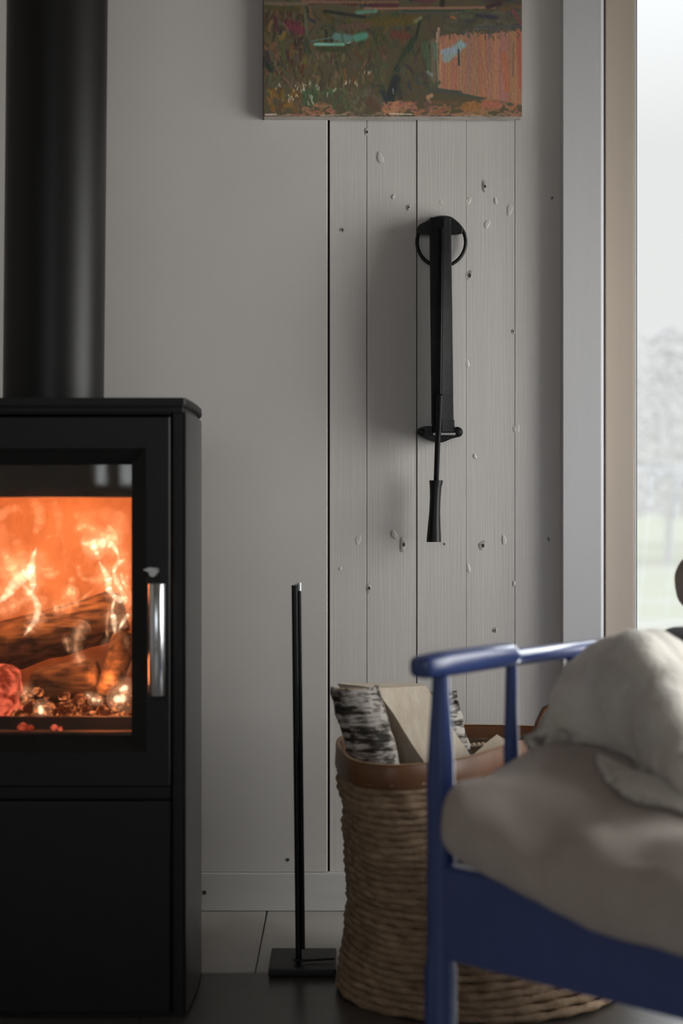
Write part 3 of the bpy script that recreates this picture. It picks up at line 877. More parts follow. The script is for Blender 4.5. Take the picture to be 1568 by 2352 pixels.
# flames
def FZ(zx, zy):
    return zx / 3.459, 1060 + zy / 3.459
flames = thing('flames', 'white and orange flames licking up in the stove', 'flames', (XS, 2.26, 0.45))
flames['kind'] = 'stuff'
FL = [
    ([(292, 682), (262, 760), (248, 840), (215, 890), (130, 955), (60, 1050), (-20, 1120)], [4, 13, 24, 32, 34, 24, 12], 2.245, 0),
    ([(235, 820), (250, 900), (262, 1010), (240, 1040)], [10, 24, 14, 4], 2.25, 0),
    ([(185, 985), (262, 1070), (300, 1160), (282, 1255), (240, 1320), (190, 1385)], [10, 16, 20, 18, 13, 4], 2.235, 0),
    ([(650, 650), (730, 655), (800, 648), (880, 662), (930, 720), (945, 790)], [6, 22, 30, 20, 10, 5], 2.26, 0),
    ([(745, 680), (770, 730), (785, 760)], [20, 12, 4], 2.262, 0),
    ([(785, 795), (830, 870), (860, 940), (862, 1010), (905, 1070), (960, 1095), (1000, 1120)], [5, 16, 22, 18, 14, 22, 10], 2.25, 0),
    ([(985, 780), (930, 820), (905, 880), (930, 960), (970, 1030), (1000, 1100)], [8, 16, 10, 16, 12, 14], 2.24, 0),
    ([(960, 880), (975, 950), (1000, 1000)], [4, 10, 4], 2.24, 0),
    ([(915, 1080), (890, 1180), (905, 1260), (912, 1370)], [8, 8, 18, 5], 2.235, 0),
    ([(1020, 1215), (985, 1260), (940, 1345)], [8, 12, 4], 2.235, 0),
    ([(905, 1890), (955, 1885), (1000, 1880)], [14, 24, 14], 2.19, 0),
    ([(955, 1815), (985, 1805), (1020, 1780)], [8, 18, 8], 2.2, 0),
    ([(690, 1850), (740, 1890), (790, 1898)], [5, 11, 8], 2.2, 0),
    ([(320, 1940), (325, 1975), (330, 2000)], [5, 18, 8], 2.19, 0),
    ([(615, 550), (640, 520), (700, 515), (780, 570), (850, 600), (905, 620), (900, 560), (850, 500)], [8, 18, 20, 20, 24, 24, 20, 10], 2.27, 1),
    ([(655, 1295), (630, 1340), (605, 1420), (605, 1500), (630, 1580), (680, 1660)], [18, 22, 16, 16, 16, 6], 2.225, 1),
    ([(505, 1380), (530, 1440), (545, 1520)], [6, 12, 4], 2.23, 1),
    ([(200, 1780), (200, 1850), (185, 2000)], [22, 20, 5], 2.19, 1),
    ([(0, 1190), (100, 1150), (180, 1110)], [24, 20, 8], 2.24, 1),
    ([(40, 740), (90, 830), (130, 930)], [16, 40, 30], 2.26, 1),
    ([(200, 1000), (230, 1060), (210, 1020)], [20, 20, 10], 2.25, 1),
    ([(870, 1150), (850, 1280), (850, 1400)], [14, 10, 4], 2.24, 1),
    ([(640, 925), (720, 945), (800, 940), (850, 900)], [5, 9, 12, 8], 2.25, 1),
    ([(440, 1170), (530, 1150), (640, 1100), (740, 1020)], [22, 20, 10, 5], 2.255, 1),
    ([(520, 1040), (560, 1045), (590, 1040)], [10, 20, 8], 2.25, 1),
    ([(560, 900), (565, 960), (540, 1040), (490, 1090)], [5, 10, 10, 5], 2.25, 1),
    ([(350, 905), (410, 900), (460, 880)], [6, 12, 5], 2.25, 1),
    ([(620, 820), (625, 870), (640, 930)], [6, 10, 5], 2.25, 1),
    ([(1010, 900), (1000, 980), (1015, 1040)], [6, 10, 5], 2.25, 1),
    ([(280, 500), (290, 560), (340, 605), (420, 590), (485, 600), (510, 680), (512, 760), (525, 880)], [14, 14, 10, 16, 13, 9, 8, 4], 2.27, 2),
    ([(240, 300), (290, 350), (320, 420), (310, 500), (280, 560)], [26, 40, 42, 40, 20], 2.3, 2),
    ([(100, 570), (130, 640), (170, 730), (200, 830)], [20, 34, 40, 30], 2.28, 2),
    ([(0, 430), (40, 400), (110, 370), (180, 400)], [40, 36, 30, 14], 2.31, 2),
    ([(10, 500), (30, 640), (20, 800), (40, 950)], [30, 50, 40, 30], 2.3, 2),
    ([(430, 330), (460, 430), (470, 560)], [24, 40, 16], 2.32, 2),
    ([(560, 420), (700, 440), (860, 430), (960, 480), (960, 620)], [20, 50, 60, 60, 40], 2.32, 2),
    ([(650, 600), (720, 700), (690, 840)], [30, 60, 30], 2.33, 2),
    ([(320, 700), (380, 820), (360, 960)], [24, 50, 30], 2.32, 2),
    ([(980, 700), (1000, 820), (990, 980)], [30, 40, 30], 2.3, 2),
    ([(1000, 1400), (1010, 1560), (1005, 1720)], [20, 34, 24], 2.24, 2),
    ([(820, 1480), (850, 1420), (860, 1350)], [40, 24, 10], 2.25, 2),
    ([(890, 1700), (890, 1800), (880, 1900)], [14, 18, 30], 2.21, 2),
]
for pts, rad, d, kind in FL:
    n = len(pts) * 5
    sp = spline([(x, y, r) for (x, y), r in zip(pts, rad)], n)
    ws, rs = [], []
    for i, (x, y, r) in enumerate(sp):
        px, py = FZ(x, y)
        dd = d + 0.012 * math.sin(i * 0.5 + x * .01)
        ws.append(P(px, py, dd)); rs.append(max(0.0008, r / 3.459 * dd / F * (1.6 if kind == 0 else 1.35) * (1 + .12 * math.sin(i * 1.9))))
    f = tube('flame', ws, rs, (M_f_white, M_f_peach, M_f_soft)[kind], flames, 12, caps=False)
    f['kind'] = 'stuff'
    if kind < 2:
        h = tube('flame', [w + Vector((0, 0.004, 0)) for w in ws], [r * (3.0 if kind == 0 else 2.4) + .0015 for r in rs], M_f_soft, flames, 12, caps=False)
        h['kind'] = 'stuff'
# light of the flames
for nm, loc, pw, rad in (('flame_light', P(120, 1290, 2.24), 2.3, 0.05), ('flame_light', P(240, 1560, 2.2), 0.7, 0.03), ('flame_light', P(-220, 1330, 2.24), 2.3, 0.05)):
    l = bpy.data.lights.new(nm, 'POINT'); l.energy = pw; l.color = (1.0, 0.285, 0.10); l.shadow_soft_size = rad
    o = bpy.data.objects.new(nm, l); COL.objects.link(o); o.location = loc

# flue
PD = 2.335
pcx = (123 - CX) / F * PD
fp = thing('flue_pipe', 'black steel flue pipe rising from the stove top', 'pipe', (pcx, PD, ZT))
R = 0.5 * 228 / F * PD
lathe('pipe', (pcx, PD, ZT), [(R, 0.0), (R, 1.6)], M_pipe, fp, 64, (0.0098, 0, 1))
lathe('pipe_collar', (pcx, PD, ZT), [(R + 0.0015, 0.0), (R + 0.0015, 0.004), (R, 0.005)], M_pipe, fp, 64)

# ------------------------------------------------------------------ wall tool (folded black piece with ring and handle)
DBf = DW - 0.045
bt = thing('fireplace_bellows', 'black ribbed bellows with ring, rod and flared handle hung on the planks', 'bellows', P(1014, 990, DW))
k5 = 2.867
Q = lambda zx, zy, d: P(880 + zx / k5, 460 + zy / k5, d)
# pleated body: overlapping folds, each a little wider than the one above
ed = [118, 350, 540, 720, 900, 1080, 1270, 1450, 1530]
for i in range(8):
    z0, z1 = ed[i], ed[i + 1] + (14 if i < 7 else 0)
    rings = []
    for f in range(2):
        zy = (z0, z1)[f]
        tt = max(0, zy - 200) / 1330
        xl_ = 304 + 14 * tt
        xr_ = 446 + 16 * (i / 7) + (f * 3)
        dep = 0.045 + 0.045 * math.sin(PI * min(1, max(0, (zy - 150) / 1500))) ** 0.8
        xm = xl_ + (xr_ - xl_) * (0.72 - 0.22 * tt)
        df = DW - 0.014 - dep
        r = [Q(xl_, zy, DW - 0.014), Q(xl_ - 1, zy, df + 0.012), Q(xl_ + 8, zy, df + .002), Q(xm - 8, zy, df), Q(xm, zy, df + .0015), Q(xr_ - 10, zy, df + 0.008), Q(xr_, zy, df + 0.016), Q(xr_, zy, DW - 0.014)]
        if i == 7:
            r = [v + Vector((0.0008 if v.x < 0.18 else 0.0016, 0, 0)) for v in r]
        # all points of a section share one height
        hz = Q(380, zy, DW - 0.05).z
        r = [Vector((v.x, v.y, hz)) for v in r]
        rings.append(r)
    loft('bellows_fold', rings, M_leatherblack, bt, True, 30)
# slim rib along the front
tube('front_rib', [Q(386 - 14 * t, 190 + 1290 * t, DW - 0.016 - 0.045 - 0.045 * math.sin(PI * (40 + 1290 * t) / 1500) ** .8) for t in [k / 12 for k in range(13)]], 0.0022, M_iron, bt, 8)
# cap
cap = []
for zx, zy in spline([(222, 205), (232, 165), (300, 128), (345, 106), (395, 100), (445, 108), (490, 140), (520, 175), (523, 205), (500, 226), (380, 232), (250, 226)], 48, True):
    cap.append((zx, zy))
loft('top_cap', [[Q(x, y, DW - a) for x, y in cap] for a in (0.004, 0.022)] + [[Q(380 + (x - 380) * .95, 170 + (y - 170) * .93, DW - 0.028) for x, y in cap]], M_iron, bt, True, 40)
# ring
tube('ring', [Q(382 + 160 * math.cos(a), 275 + 160 * math.sin(a), DW - 0.012) for a in [2 * PI * k / 40 for k in range(40)]], 0.0034, M_iron, bt, 10, True)
# lower bracket
br = spline([(215, 1530), (235, 1500), (300, 1486), (380, 1500), (455, 1500), (490, 1492), (518, 1520), (500, 1555), (450, 1570), (385, 1595), (330, 1590), (260, 1562)], 48, True)
loft('bracket', [[Q(x, y, DW - a) for x, y in br] for a in (0.0, 0.055, 0.060)], M_iron, bt, True, 40)
for zx, zy in ((250, 1530), (490, 1527)):
    lathe('bracket_screw', Q(zx, zy, DW - 0.05), [(0.004, 0), (0.004, 0.0105), (0.0065, 0.011), (0.0065, 0.013), (0.003, 0.0145)], M_iron, bt, 16, (0, -1, 0))
lathe('bracket_ring', Q(490, 1527, DW - 0.0595), [(0.0095, 0), (0.0095, 0.0022), (0.0075, 0.003)], M_iron, bt, 20, (0, -1, 0))
box('bracket_bar', Q(318, 1540, DW - .03).x, Q(462, 1540, DW - .03).x, DW - 0.075, DW - 0.058, Q(0, 1556, DW - .03).z, Q(0, 1540, DW - .03).z, M_grey, bt, 0.001)
# rod and flared handle
tube('rod', [Q(372, 1280, DW - 0.103), Q(366, 1480, DW - 0.084), Q(357, 1600, DW - 0.075), Q(348, 1850, DW - 0.045)], [0.0058, 0.0054, 0.0052, 0.0049], M_iron, bt, 16)
hc = [(1845, 302, 393, 0), (1862, 303, 391, 0), (1890, 305, 383, 0), (1960, 306, 377, 0), (2050, 302, 374, 0), (2140, 293, 376, 0), (2215, 286, 380, 0), (2250, 284, 381, 0)]
rg = []
for zy, a, b_, _ in hc:
    r = (b_ - a) / 2 / k5 * (DW - .045) / F
    c = Q((a + b_) / 2, zy, DW - 0.045)
    rg.append([c + Vector((math.cos(2 * PI * k / 20) * r, math.sin(2 * PI * k / 20) * r, 0)) for k in range(20)])
loft('handle', rg, M_iron, bt, True, 40)

# ------------------------------------------------------------------ stove tool stand
ts = thing('stove_tool_stand', 'slim black tool stand with bright tip on a square foot beside stove', 'tool stand', P(694, 2205, 2.372))
ts.location.z = 0
DT = 2.372
x0, x1 = (620 - CX) / F * DT, (772 - CX) / F * DT
box('foot_plate', x0, x1, 2.315, 2.43, 0.0, 0.0135, M_iron, ts, 0.0025)
pb0, pt0 = P(690, 2207, 2.362), P(680.5, 1340, 2.362)
pb0.z = 0.012
ax = (pt0 - pb0)
L = ax.length
axn = ax.normalized()
def bar_mesh(name, off, w, dpt, h0, h1, mat):
    s = Vector((1, 0, 0)); y = Vector((0, 1, 0))
    vs = []
    for h in (h0, h1):
        c = pb0 + axn * h + s * off
        n = 16
        vs += [c + s * (math.copysign(abs(math.cos(a)) ** .6, math.cos(a)) * w / 2) + y * (math.copysign(abs(math.sin(a)) ** .6, math.sin(a)) * dpt / 2) for a in [2 * PI * k / n for k in range(n)]]
    return raw(name, vs, [tuple(range(16))[::-1], tuple(range(16, 32))] + [(k, (k + 1) % 16, 16 + (k + 1) % 16, 16 + k) for k in range(16)], mat, ts, True, 40)
bar_mesh('pole', -0.003, 0.0105, 0.014, 0, L - 0.003, M_iron)
bar_mesh('poker', 0.0048, 0.0062, 0.010, 0.02, L - 0.012, M_iron)
bar_mesh('poker_tip', 0.0048, 0.0066, 0.0105, L - 0.012, L + 0.001, M_chrome)
bar_mesh('poker_ferrule', -0.0008, 0.004, 0.0095, L - 0.012, L, M_grey)
tube('poker_hook', [P(672, 2205, 2.345), P(700, 2206, 2.345), P(735, 2204, 2.35), P(768, 2202, 2.352)], [0.0022] * 4, M_iron, ts, 8)

# ------------------------------------------------------------------ basket
ZR = 0.379
bs = thing('log_basket', 'tall woven seagrass basket with brown leather rim holding firewood', 'basket', (0.2, 2.29, 0))
NB = 96
rim = spline([(0.0, 2.345), (0.003, 2.245), (0.026, 2.135), (0.085, 2.100), (0.175, 2.155), (0.258, 2.285), (0.33, 2.37), (0.382, 2.43), (0.355, 2.485), (0.28, 2.505), (0.19, 2.508), (0.10, 2.492), (0.027, 2.435)], NB, True)
basel = [np.array((0.2186 - 0.2245 * math.cos(a), 2.26 - 0.168 * math.sin(a))) for a in [2 * PI * k / NB for k in range(NB)]]


def outline(z, inset=0.0):
    t = max(0.0, min(1.0, z / ZR))
    w = 1 - (1 - t) ** 1.7
    pinch = 1 - 0.085 * math.sin(PI * min(1, t ** 0.8)) ** 1.3 + 0.018 * math.exp(-((t - .83) / .05) ** 2)
    if t < .1:
        pinch *= 1 - .03 * ((.1 - t) / .1) ** 2
    c = np.array((0.2186, 2.26)) * (1 - w) + np.array((0.152, 2.30)) * w
    out = []
    for k in range(NB):
        p = basel[k] * (1 - w) + rim[k] * w
        d = p - c
        l = np.linalg.norm(d)
        q = c + d * (pinch * (l - inset) / l)
        out.append(q)
    return out


NROW = 32
for i in range(NROW):
    z = 0.007 + i * (0.347 - 0.007) / (NROW - 1)
    o_ = outline(z)
    r = 0.0067
    pts = []
    for k, q in enumerate(o_):
        a = 2 * PI * k / NB
        wob = 0.0022 * mnoise.noise(Vector((math.cos(a) * 1.6, math.sin(a) * 1.6, i * 0.35))) * 2
        pts.append((q[0] + wob, q[1] + wob, z + 0.0035 * mnoise.noise(Vector((math.cos(a) * 2.2 + 9, math.sin(a) * 2.2, i * 0.25))) + (0.006 * math.sin(a) ** 2 * (i / NROW))))
    rr = [r * (1 + .18 * math.sin(k * PI * 0.5 + i) + .12 * mnoise.noise(Vector((k * .7, i, 3)))) for k in range(NB)]
    tube('coil', pts, rr, M_coil, bs, 8, True)
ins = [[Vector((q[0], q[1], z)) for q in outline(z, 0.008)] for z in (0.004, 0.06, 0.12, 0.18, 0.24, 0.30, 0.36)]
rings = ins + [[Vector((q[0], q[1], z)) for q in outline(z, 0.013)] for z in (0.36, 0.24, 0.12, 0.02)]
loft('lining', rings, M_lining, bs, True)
# leather rim band
rb = []
for z, ins_ in ((0.346, -0.009), (0.348, -0.0105), (0.380, -0.0075), (0.3825, -0.0055), (0.3825, -0.003), (0.380, -0.001), (0.342, 0.004)):
    rb.append([Vector((q[0], q[1], z)) for q in outline(min(z, ZR), ins_)])
loft('leather_rim', rb + [rb[0]], M_leather, bs, False)
rt = [[Vector((q[0], q[1], z)) for q in outline(ZR, i_)] for z, i_ in ((0.3826, -0.0072), (0.3836, -0.006), (0.3836, -0.003), (0.3826, -0.0012))]
loft('rim_edge', rt, M_leatheredge, bs, False)
# rope along the inside and leather strap at the far end
rp = []
for k in range(30):
    c = P(1052 + k * 3.6, 1714 - k * .25, 2.40)
    rp.append(c + Vector((0, 0, 0.0012 * math.sin(k * 2.1))))
tube('inner_rope', rp, [0.0032 + .0008 * math.sin(k * 2.1) for k in range(30)], M_rope, bs, 8)
tube('strap_handle', [P(x, y, 2.45) for x, y in ((1224, 1696), (1235, 1657), (1249, 1628), (1272, 1615), (1296, 1632), (1306, 1696))], 0.0045, M_leather, bs, 10, flat=2.0)


# ------------------------------------------------------------------ firewood
def log(label, top, bot, section, mats, bark_idx, rough=0.0018, extra=None):
    """a split log; section = list of (sideways, towards camera) points, bark_idx = edges of the section that carry bark"""
    top, bot = Vector(top), Vector(bot)
    t = thing('firewood_log', label, 'log', bot, 'firewood in the basket')
    ax = (top - bot).normalized()
    s = Vector((1, 0, 0)); s = (s - ax * s.dot(ax)).normalized()
    q = s.cross(ax).normalized()      # towards the camera
    if q.y > 0:
        q = -q
    n = len(section)
    N = 22
    span = lambda o_: (top.z - bot.z - o_.z) / ax.z if ax.z > 0.7 else (top - bot).length
    ring = lambda f, pts: [bot + (s * a + q * b_) + ax * span(s * a + q * b_) * f for a, b_ in pts]
    dense = []
    owner = []
    for i in range(n):
        a, b_ = np.array(section[i]), np.array(section[(i + 1) % n])
        for k in range(6):
            dense.append(a + (b_ - a) * k / 6); owner.append(i)
    rings = []
    for j in range(N + 1):
        r = ring(j / N, dense)
        r = [v + (s * fbm(v + Vector((3, 0, 0)), 22) + q * fbm(v, 22)) * rough for v in r]
        rings.append(r)
    loft('split_wood', rings, mats[0], t, True, 28)
    # bark: its own plates a little outside the wood
    if bark_idx:
        vs, fs = [], []
        idx = [k for k in range(len(dense)) if owner[k] in bark_idx]
        idx.append((idx[-1] + 1) % len(dense))
        cen = np.mean(np.array(section), 0)
        M_ = len(idx)
        for lay in (0, 1):
            for j in range(N + 1):
                for m_, k in enumerate(idx):
                    p = dense[k]
                    d = (p - cen) / (np.linalg.norm(p - cen) + 1e-9)
                    f = -0.01 + 1.02 * j / N
                    if j == N:
                        f += 0.02 * mnoise.noise(Vector((m_ * .9, 1, 2)))
                    base = bot + s * p[0] + q * p[1] + ax * span(s * p[0] + q * p[1]) * f
                    e = 0.0035 * (1 - lay) + (0.0035 * fbm(base, 45, 4) + 0.004 * max(0, fbm(base * 1.0 + Vector((5, 5, 5)), 18)) if lay == 0 else -0.0005)
                    if m_ in (0, M_ - 1):
                        e += 0.004 * mnoise.noise(Vector((j * 1.3, m_, 7)))
                    vs.append(base + s * d[0] * e + q * d[1] * e)
        NN = (N + 1) * M_
        for j in range(N):
            for m_ in range(M_ - 1):
                a = j * M_ + m_
                fs += [(a, a + 1, a + M_ + 1, a + M_), (NN + a, NN + a + M_, NN + a + M_ + 1, NN + a + 1)]
            for m_ in (0, M_ - 1):
                a = j * M_ + m_
                fs.append((a, a + M_, NN + a + M_, NN + a))
        for m_ in range(M_ - 1):
            for j in (0, N):
                a = j * M_ + m_
                fs.append((a, a + 1, NN + a + 1, NN + a))
        raw('bark', vs, fs, mats[1], t, True, 50)
    return t


# A: round side of birch bark towards the viewer
secA = [(-0.036, -0.012), (-0.034, 0.008), (-0.020, 0.022), (0.004, 0.026), (0.024, 0.018), (0.033, 0.0), (0.030, -0.014)]
log('birch log with black and white bark leaning at the left of the basket', P(815, 1582, 2.235), P(905, 1905, 2.225), secA, (M_woodtan, M_birch), [0, 1, 2, 3, 4, 5])
secB = [(-0.058, -0.048), (-0.010, 0.020), (0.060, -0.008), (0.048, -0.050)]
lgB = log('pale split log with a smooth cut face leaning beside the bark log', P(878, 1577, 2.305), P(1085, 1900, 2.27), secB, (M_wood, M_birch), [])
secC = [(-0.026, -0.020), (-0.028, 0.010), (-0.012, 0.024), (0.012, 0.022), (0.026, 0.006), (0.024, -0.018)]
lC = log('birch log with white bark standing mostly hidden by the chair post', P(1008, 1592, 2.40), P(1066, 1850, 2.37), secC, (M_woodtan, M_birch), [2, 3, 4])
tube('twig', [P(1034, 1640, 2.39), P(1042, 1620, 2.385), P(1050, 1608, 2.38)], [0.003, 0.0042, 0.0025], M_birch, lC, 8)
log('short pale log end lying low at the right of the basket', P(1150, 1703, 2.345), P(1098, 1748, 2.315), [(-0.014, -0.010), (-0.010, 0.010), (0.008, 0.012), (0.015, -0.006)], (M_wood, M_birch), [])
log('small pale log piece deep in the basket behind the chair post', P(975, 1720, 2.42), P(1010, 1900, 2.40), [(-0.022, -0.015), (-0.018, 0.015), (0.018, 0.014), (0.020, -0.016)], (M_wood, M_birch), [])

# ------------------------------------------------------------------ blue chair
PX, PY = 0.1185, 1.70
U = Vector((0.66, 0.7513, 0)); V = Vector((0.7513, -0.66, 0))
C = lambda u, v, z: Vector((PX, PY, 0)) + U * u + V * v + Vector((0, 0, z))
ch = thing('armchair', 'blue painted wooden armchair with turned posts and spindle arms', 'chair', (PX, PY, 0))
ZA = EYE - (1527 - HY) / F * 1.70
WID, DEP = 0.64, 0.68
post_prof = [(0.0, 0), (0.017, 0), (0.0195, 0.02), (0.0195, 0.205), (0.0175, 0.215), (0.0165, 0.24), (0.0165, 0.37), (0.0170, 0.42), (0.0160, 0.46), (0.0135, 0.50), (0.0108, 0.54), (0.0100, ZA)]
for v in (0, WID):
    lathe('front_post', C(0, v, 0), post_prof, M_blue, ch, 28)
    # arm: flattened paddle in front, slimmer round rail behind
    ap = []
    for u, w, h, dz in ((-0.046, 0.004, 0.006, 0), (-0.044, 0.012, 0.011, 0), (-0.036, 0.017, 0.0135, 0), (0.0, 0.0185, 0.0150, 0.001), (0.07, 0.0185, 0.0150, 0.002), (0.135, 0.0180, 0.0145, 0.003), (0.146, 0.0165, 0.0120, 0.001), (0.150, 0.0130, 0.0110, -0.002), (0.30, 0.0125, 0.0110, -0.002), (0.5, 0.0125, 0.011, -0.002), (DEP, 0.012, 0.011, -0.002)):
        c = C(u, v, ZA + dz)
        ring = []
        for k in range(20):
            a = 2 * PI * k / 20
            p_ = 0.6 if u < .14 else 1.0
            ring.append(c + V * (math.copysign(abs(math.cos(a)) ** p_, math.cos(a)) * w) + Vector((0, 0, math.copysign(abs(math.sin(a)) ** p_, math.sin(a)) * h)))
        ap.append(ring)
    loft('armrest', ap, M_blue, ch, True, 50)
    for u in (0.148, 0.292, 0.436, 0.575):
        lathe('spindle', C(u, v, 0.335), [(0.0075, 0), (0.0095, 0.06), (0.0100, 0.11), (0.0085, 0.17), (0.0072, ZA - 0.335)], M_blue, ch, 16)
    lathe('back_post', C(DEP, v, 0), [(0.0, 0), (0.017, 0), (0.020, 0.05), (0.020, 0.40), (0.017, 0.6), (0.016, 0.86), (0.0, 0.88)], M_blue, ch, 24, U * 0.12 + Vector((0, 0, 1)))
    # side rail of the seat
    a0, a1 = C(0, v, 0), C(DEP, v, 0)
    pp = [a0 - V * .011, a1 - V * .011, a1 + V * .011, a0 + V * .011]
    prism('side_rail', [(p.x, p.y) for p in pp], 0.235, 0.332, M_blue, ch, 0.004)
for u, nm in ((0, 'front_rail'), (DEP, 'back_rail')):
    a0, a1 = C(u, 0, 0), C(u, WID, 0)
    pp = [a0 - U * .012, a1 - U * .012, a1 + U * .012, a0 + U * .012]
    prism(nm, [(p.x, p.y) for p in pp], 0.222, 0.334, M_blue, ch, 0.004)
pp = [C(.013, .012, 0), C(.013, WID - .012, 0), C(DEP - .013, WID - .012, 0), C(DEP - .013, .012, 0)]
prism('seat_board', [(p.x, p.y) for p in pp], 0.300, 0.316, M_blue, ch)
for z in (0.50, 0.86):
    uo = DEP + 0.12 * z
    tube('back_rail', [C(uo, 0, z), C(uo, WID, z)], 0.014, M_blue, ch, 14)
for k in range(5):
    v = WID * (k + 1) / 6
    tube('back_spindle', [C(DEP + .06, v, 0.50), C(DEP + 0.12 * .86, v, 0.86)], 0.0085, M_blue, ch, 10)

# ------------------------------------------------------------------ seat cushion
def section_loft(name, stations, mat, n=52, ex=3.1, wr=0.019, ws=8.5, seed=2):
    rings = []
    for v, u0, u1, z0, z1 in stations:
        ring = []
        for k in range(n):
            a = 2 * PI * k / n
            cu = math.copysign(abs(math.cos(a)) ** (2 / ex), math.cos(a)); cz = math.copysign(abs(math.sin(a)) ** (2 / 2.7), math.sin(a))
            p = C((u0 + u1) / 2 + (u1 - u0) / 2 * cu, v, (z0 + z1) / 2 + (z1 - z0) / 2 * cz)
            p += Vector((0, 0, 1)) * fbm(p + Vector((seed, 0, 0)), ws, 3) * wr * (0.3 if cz < 0 else 1) + (U * -cu) * -fbm(p + Vector((0, seed, 4)), ws) * wr * .7
            rel = p - Vector((PX, PY, 0)); uu = rel.dot(U) / U.length_squared
            low = 1 - min(1, max(0, (p.z - z0) / (z1 - z0)))
            if uu < -0.016:                      # the front hangs a little over the rail
                p.z -= 0.058 * low * min(1, v / .25) * min(1, (-0.016 - uu) / 0.02)
            else:
                p.z = max(p.z, 0.337)
            ring.append(p)
        rings.append(ring)
    return rings

cst = spline([(0.022, 0.10, 0.42, 0.370, 0.405), (0.024, 0.02, 0.46, 0.358, 0.425), (0.032, -0.035, 0.50, 0.346, 0.444), (0.055, -0.066, 0.53, 0.340, 0.458), (0.095, -0.076, 0.54, 0.338, 0.460), (0.15, -0.078, 0.55, 0.337, 0.450), (0.22, -0.078, 0.56, 0.337, 0.430),
              (0.30, -0.077, 0.56, 0.337, 0.416), (0.40, -0.074, 0.56, 0.337, 0.412), (0.52, -0.06, 0.55, 0.337, 0.42), (0.58, -0.03, 0.54, 0.340, 0.42), (0.605, 0.02, 0.50, 0.352, 0.41), (0.616, 0.10, 0.45, 0.368, 0.40)], 64)
sc = loft('seat_cushion', section_loft('c', [tuple(x) for x in cst], M_linen), M_linen, None, True, 80)
tag(sc, 'puffy natural linen seat cushion lying on the blue armchair', 'cushion')


def grid_cloth(name, rows, mat, label, cat, thick=0.02, wr=0.004, ws=14, rest=()):
    R_, K = len(rows), len(rows[0])
    vs = [P(*p) for r in rows for p in r]
    fs = [(i * K + k, i * K + k + 1, (i + 1) * K + k + 1, (i + 1) * K + k) for i in range(R_ - 1) for k in range(K - 1)]
    # dense Catmull-Rom resampling
    gr = np.array([[tuple(P(*p)) for p in r] for r in rows])
    A = np.array([spline(list(r), K * 8) for r in gr])
    B = np.array([spline(list(A[:, k]), R_ * 8) for k in range(A.shape[1])]).transpose(1, 0, 2)
    n0, n1 = B.shape[:2]
    vs = []
    for i in range(n0):
        for k in range(n1):
            v = Vector(B[i, k])
            vs.append(v + Vector((fbm(v, ws), fbm(v + Vector((7, 0, 0)), ws), fbm(v + Vector((0, 7, 0)), ws))) * wr)
    fs = [(i * n1 + k, i * n1 + k + 1, (i + 1) * n1 + k + 1, (i + 1) * n1 + k) for i in range(n0 - 1) for k in range(n1 - 1)]
    for under, gap in rest:
        bv = BVHTree.FromPolygons([under.matrix_world @ v.co for v in under.data.vertices], [tuple(p.vertices) for p in under.data.polygons])
        for i, v in enumerate(vs):
            hit = bv.ray_cast(Vector((v.x, v.y, 2.0)), Vector((0, 0, -1)))
            if hit[0] is not None and v.z < hit[0].z + gap:
                vs[i] = Vector((v.x, v.y, hit[0].z + gap))
    o = raw(name, vs, fs, mat, None, True, 80)
    so = o.modifiers.new('thickness', 'SOLIDIFY'); so.thickness = thick; so.offset = 0
    tag(o, label, cat)
    return o


bl2 = grid_cloth('wool_blanket', [
    [(1370, 1780, 1.70), (1440, 1780, 1.68), (1540, 1785, 1.66), (1680, 1790, 1.64)],
    [(1385, 1800, 1.655), (1440, 1795, 1.63), (1540, 1800, 1.60), (1680, 1805, 1.58)],
    [(1395, 1835, 1.635), (1450, 1835, 1.60), (1545, 1840, 1.57), (1680, 1845, 1.55)],
    [(1410, 1862, 1.64), (1470, 1868, 1.60), (1550, 1872, 1.57), (1680, 1880, 1.55)],
    [(1440, 1872, 1.67), (1490, 1880, 1.63), (1560, 1885, 1.60), (1680, 1890, 1.58)],
], M_wool, 'small cream wool blanket folded under the sheepskin on the seat', 'blanket', 0.012, 0.005, 20, [(sc, 0.008)])


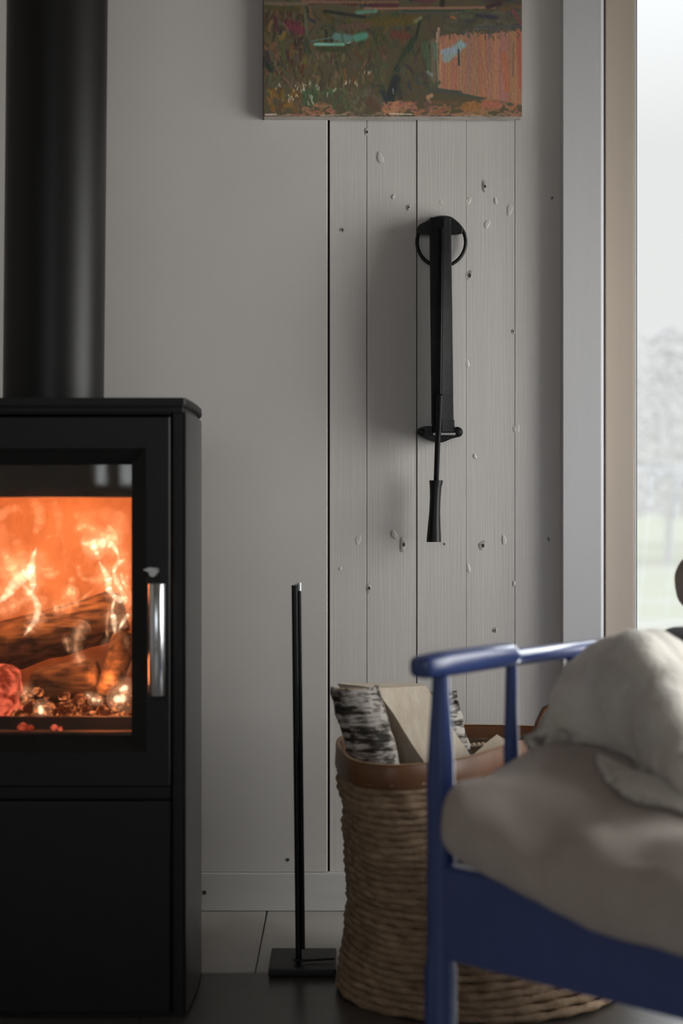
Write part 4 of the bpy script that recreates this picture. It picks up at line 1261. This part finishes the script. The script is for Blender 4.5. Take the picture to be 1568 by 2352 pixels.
bl = grid_cloth('sheepskin', [
    [(1330, 1640, 1.855), (1400, 1600, 1.875), (1460, 1580, 1.89), (1540, 1580, 1.90), (1640, 1590, 1.90), (1740, 1600, 1.90)],
    [(1308, 1545, 1.845), (1380, 1482, 1.86), (1440, 1466, 1.865), (1510, 1478, 1.87), (1600, 1500, 1.87), (1720, 1530, 1.87)],
    [(1262, 1610, 1.79), (1350, 1565, 1.80), (1470, 1515, 1.73), (1545, 1540, 1.75), (1620, 1575, 1.80), (1720, 1600, 1.84)],
    [(1222, 1690, 1.765), (1330, 1660, 1.785), (1435, 1645, 1.745), (1530, 1630, 1.63), (1620, 1660, 1.67), (1720, 1690, 1.74)],
    [(1206, 1736, 1.75), (1310, 1738, 1.78), (1425, 1738, 1.765), (1510, 1742, 1.64), (1590, 1750, 1.535), (1720, 1770, 1.60)],
    [(1225, 1766, 1.765), (1310, 1772, 1.785), (1425, 1790, 1.775), (1505, 1805, 1.725), (1585, 1812, 1.62), (1720, 1820, 1.66)],
    [(1255, 1768, 1.80), (1320, 1774, 1.81), (1420, 1785, 1.81), (1500, 1795, 1.78), (1590, 1800, 1.70), (1720, 1805, 1.71)],
], M_wool, 'fluffy cream sheepskin heaped on the seat against the blue armrest', 'sheepskin', 0.022, 0.010, 15, [(sc, 0.010), (bl2, 0.016)])

def cushion(name, c, ru, rv, rz, mat, label, tilt=(0, 0, 0), wr=0.004):
    vs, fs = [], []
    A, B = 20, 32
    rot = Matrix.Rotation(tilt[2], 3, 'Z') @ Matrix.Rotation(tilt[1], 3, 'Y') @ Matrix.Rotation(tilt[0], 3, 'X')
    sp = lambda x, e: math.copysign(abs(x) ** e, x)
    for i in range(A + 1):
        th = PI * i / A
        for k in range(B):
            ph = 2 * PI * k / B
            d = Vector((sp(math.sin(th), .8) * sp(math.cos(ph), .6) * ru, sp(math.sin(th), .8) * sp(math.sin(ph), .6) * rv, math.cos(th) * rz))
            p = Vector(c) + rot @ d
            vs.append(p + d.normalized() * fbm(p, 16) * wr)
    for i in range(A):
        for k in range(B):
            fs.append((i * B + k, i * B + (k + 1) % B, (i + 1) * B + (k + 1) % B, (i + 1) * B + k))
    return tag(raw(name, vs, fs, mat, None, True, 80), label, 'cushion')


cushion('head_cushion', P(1640, 1345, 2.12), 0.055, 0.05, 0.050, M_taupe, 'small taupe cushion at the right picture edge above the armchair rail', (0, 0.35, 0.7))
cushion('throw_pillow', P(1605, 1500, 2.02), 0.065, 0.05, 0.036, M_throw, 'dark grey blue pillow behind the sheepskin at the rear of the armrest', (0, 0.25, 0.8))

# doors and parents that hold no mesh of their own keep only their place
for o in COL.objects:
    if o.type == 'LIGHT':
        o['kind'] = 'helper'
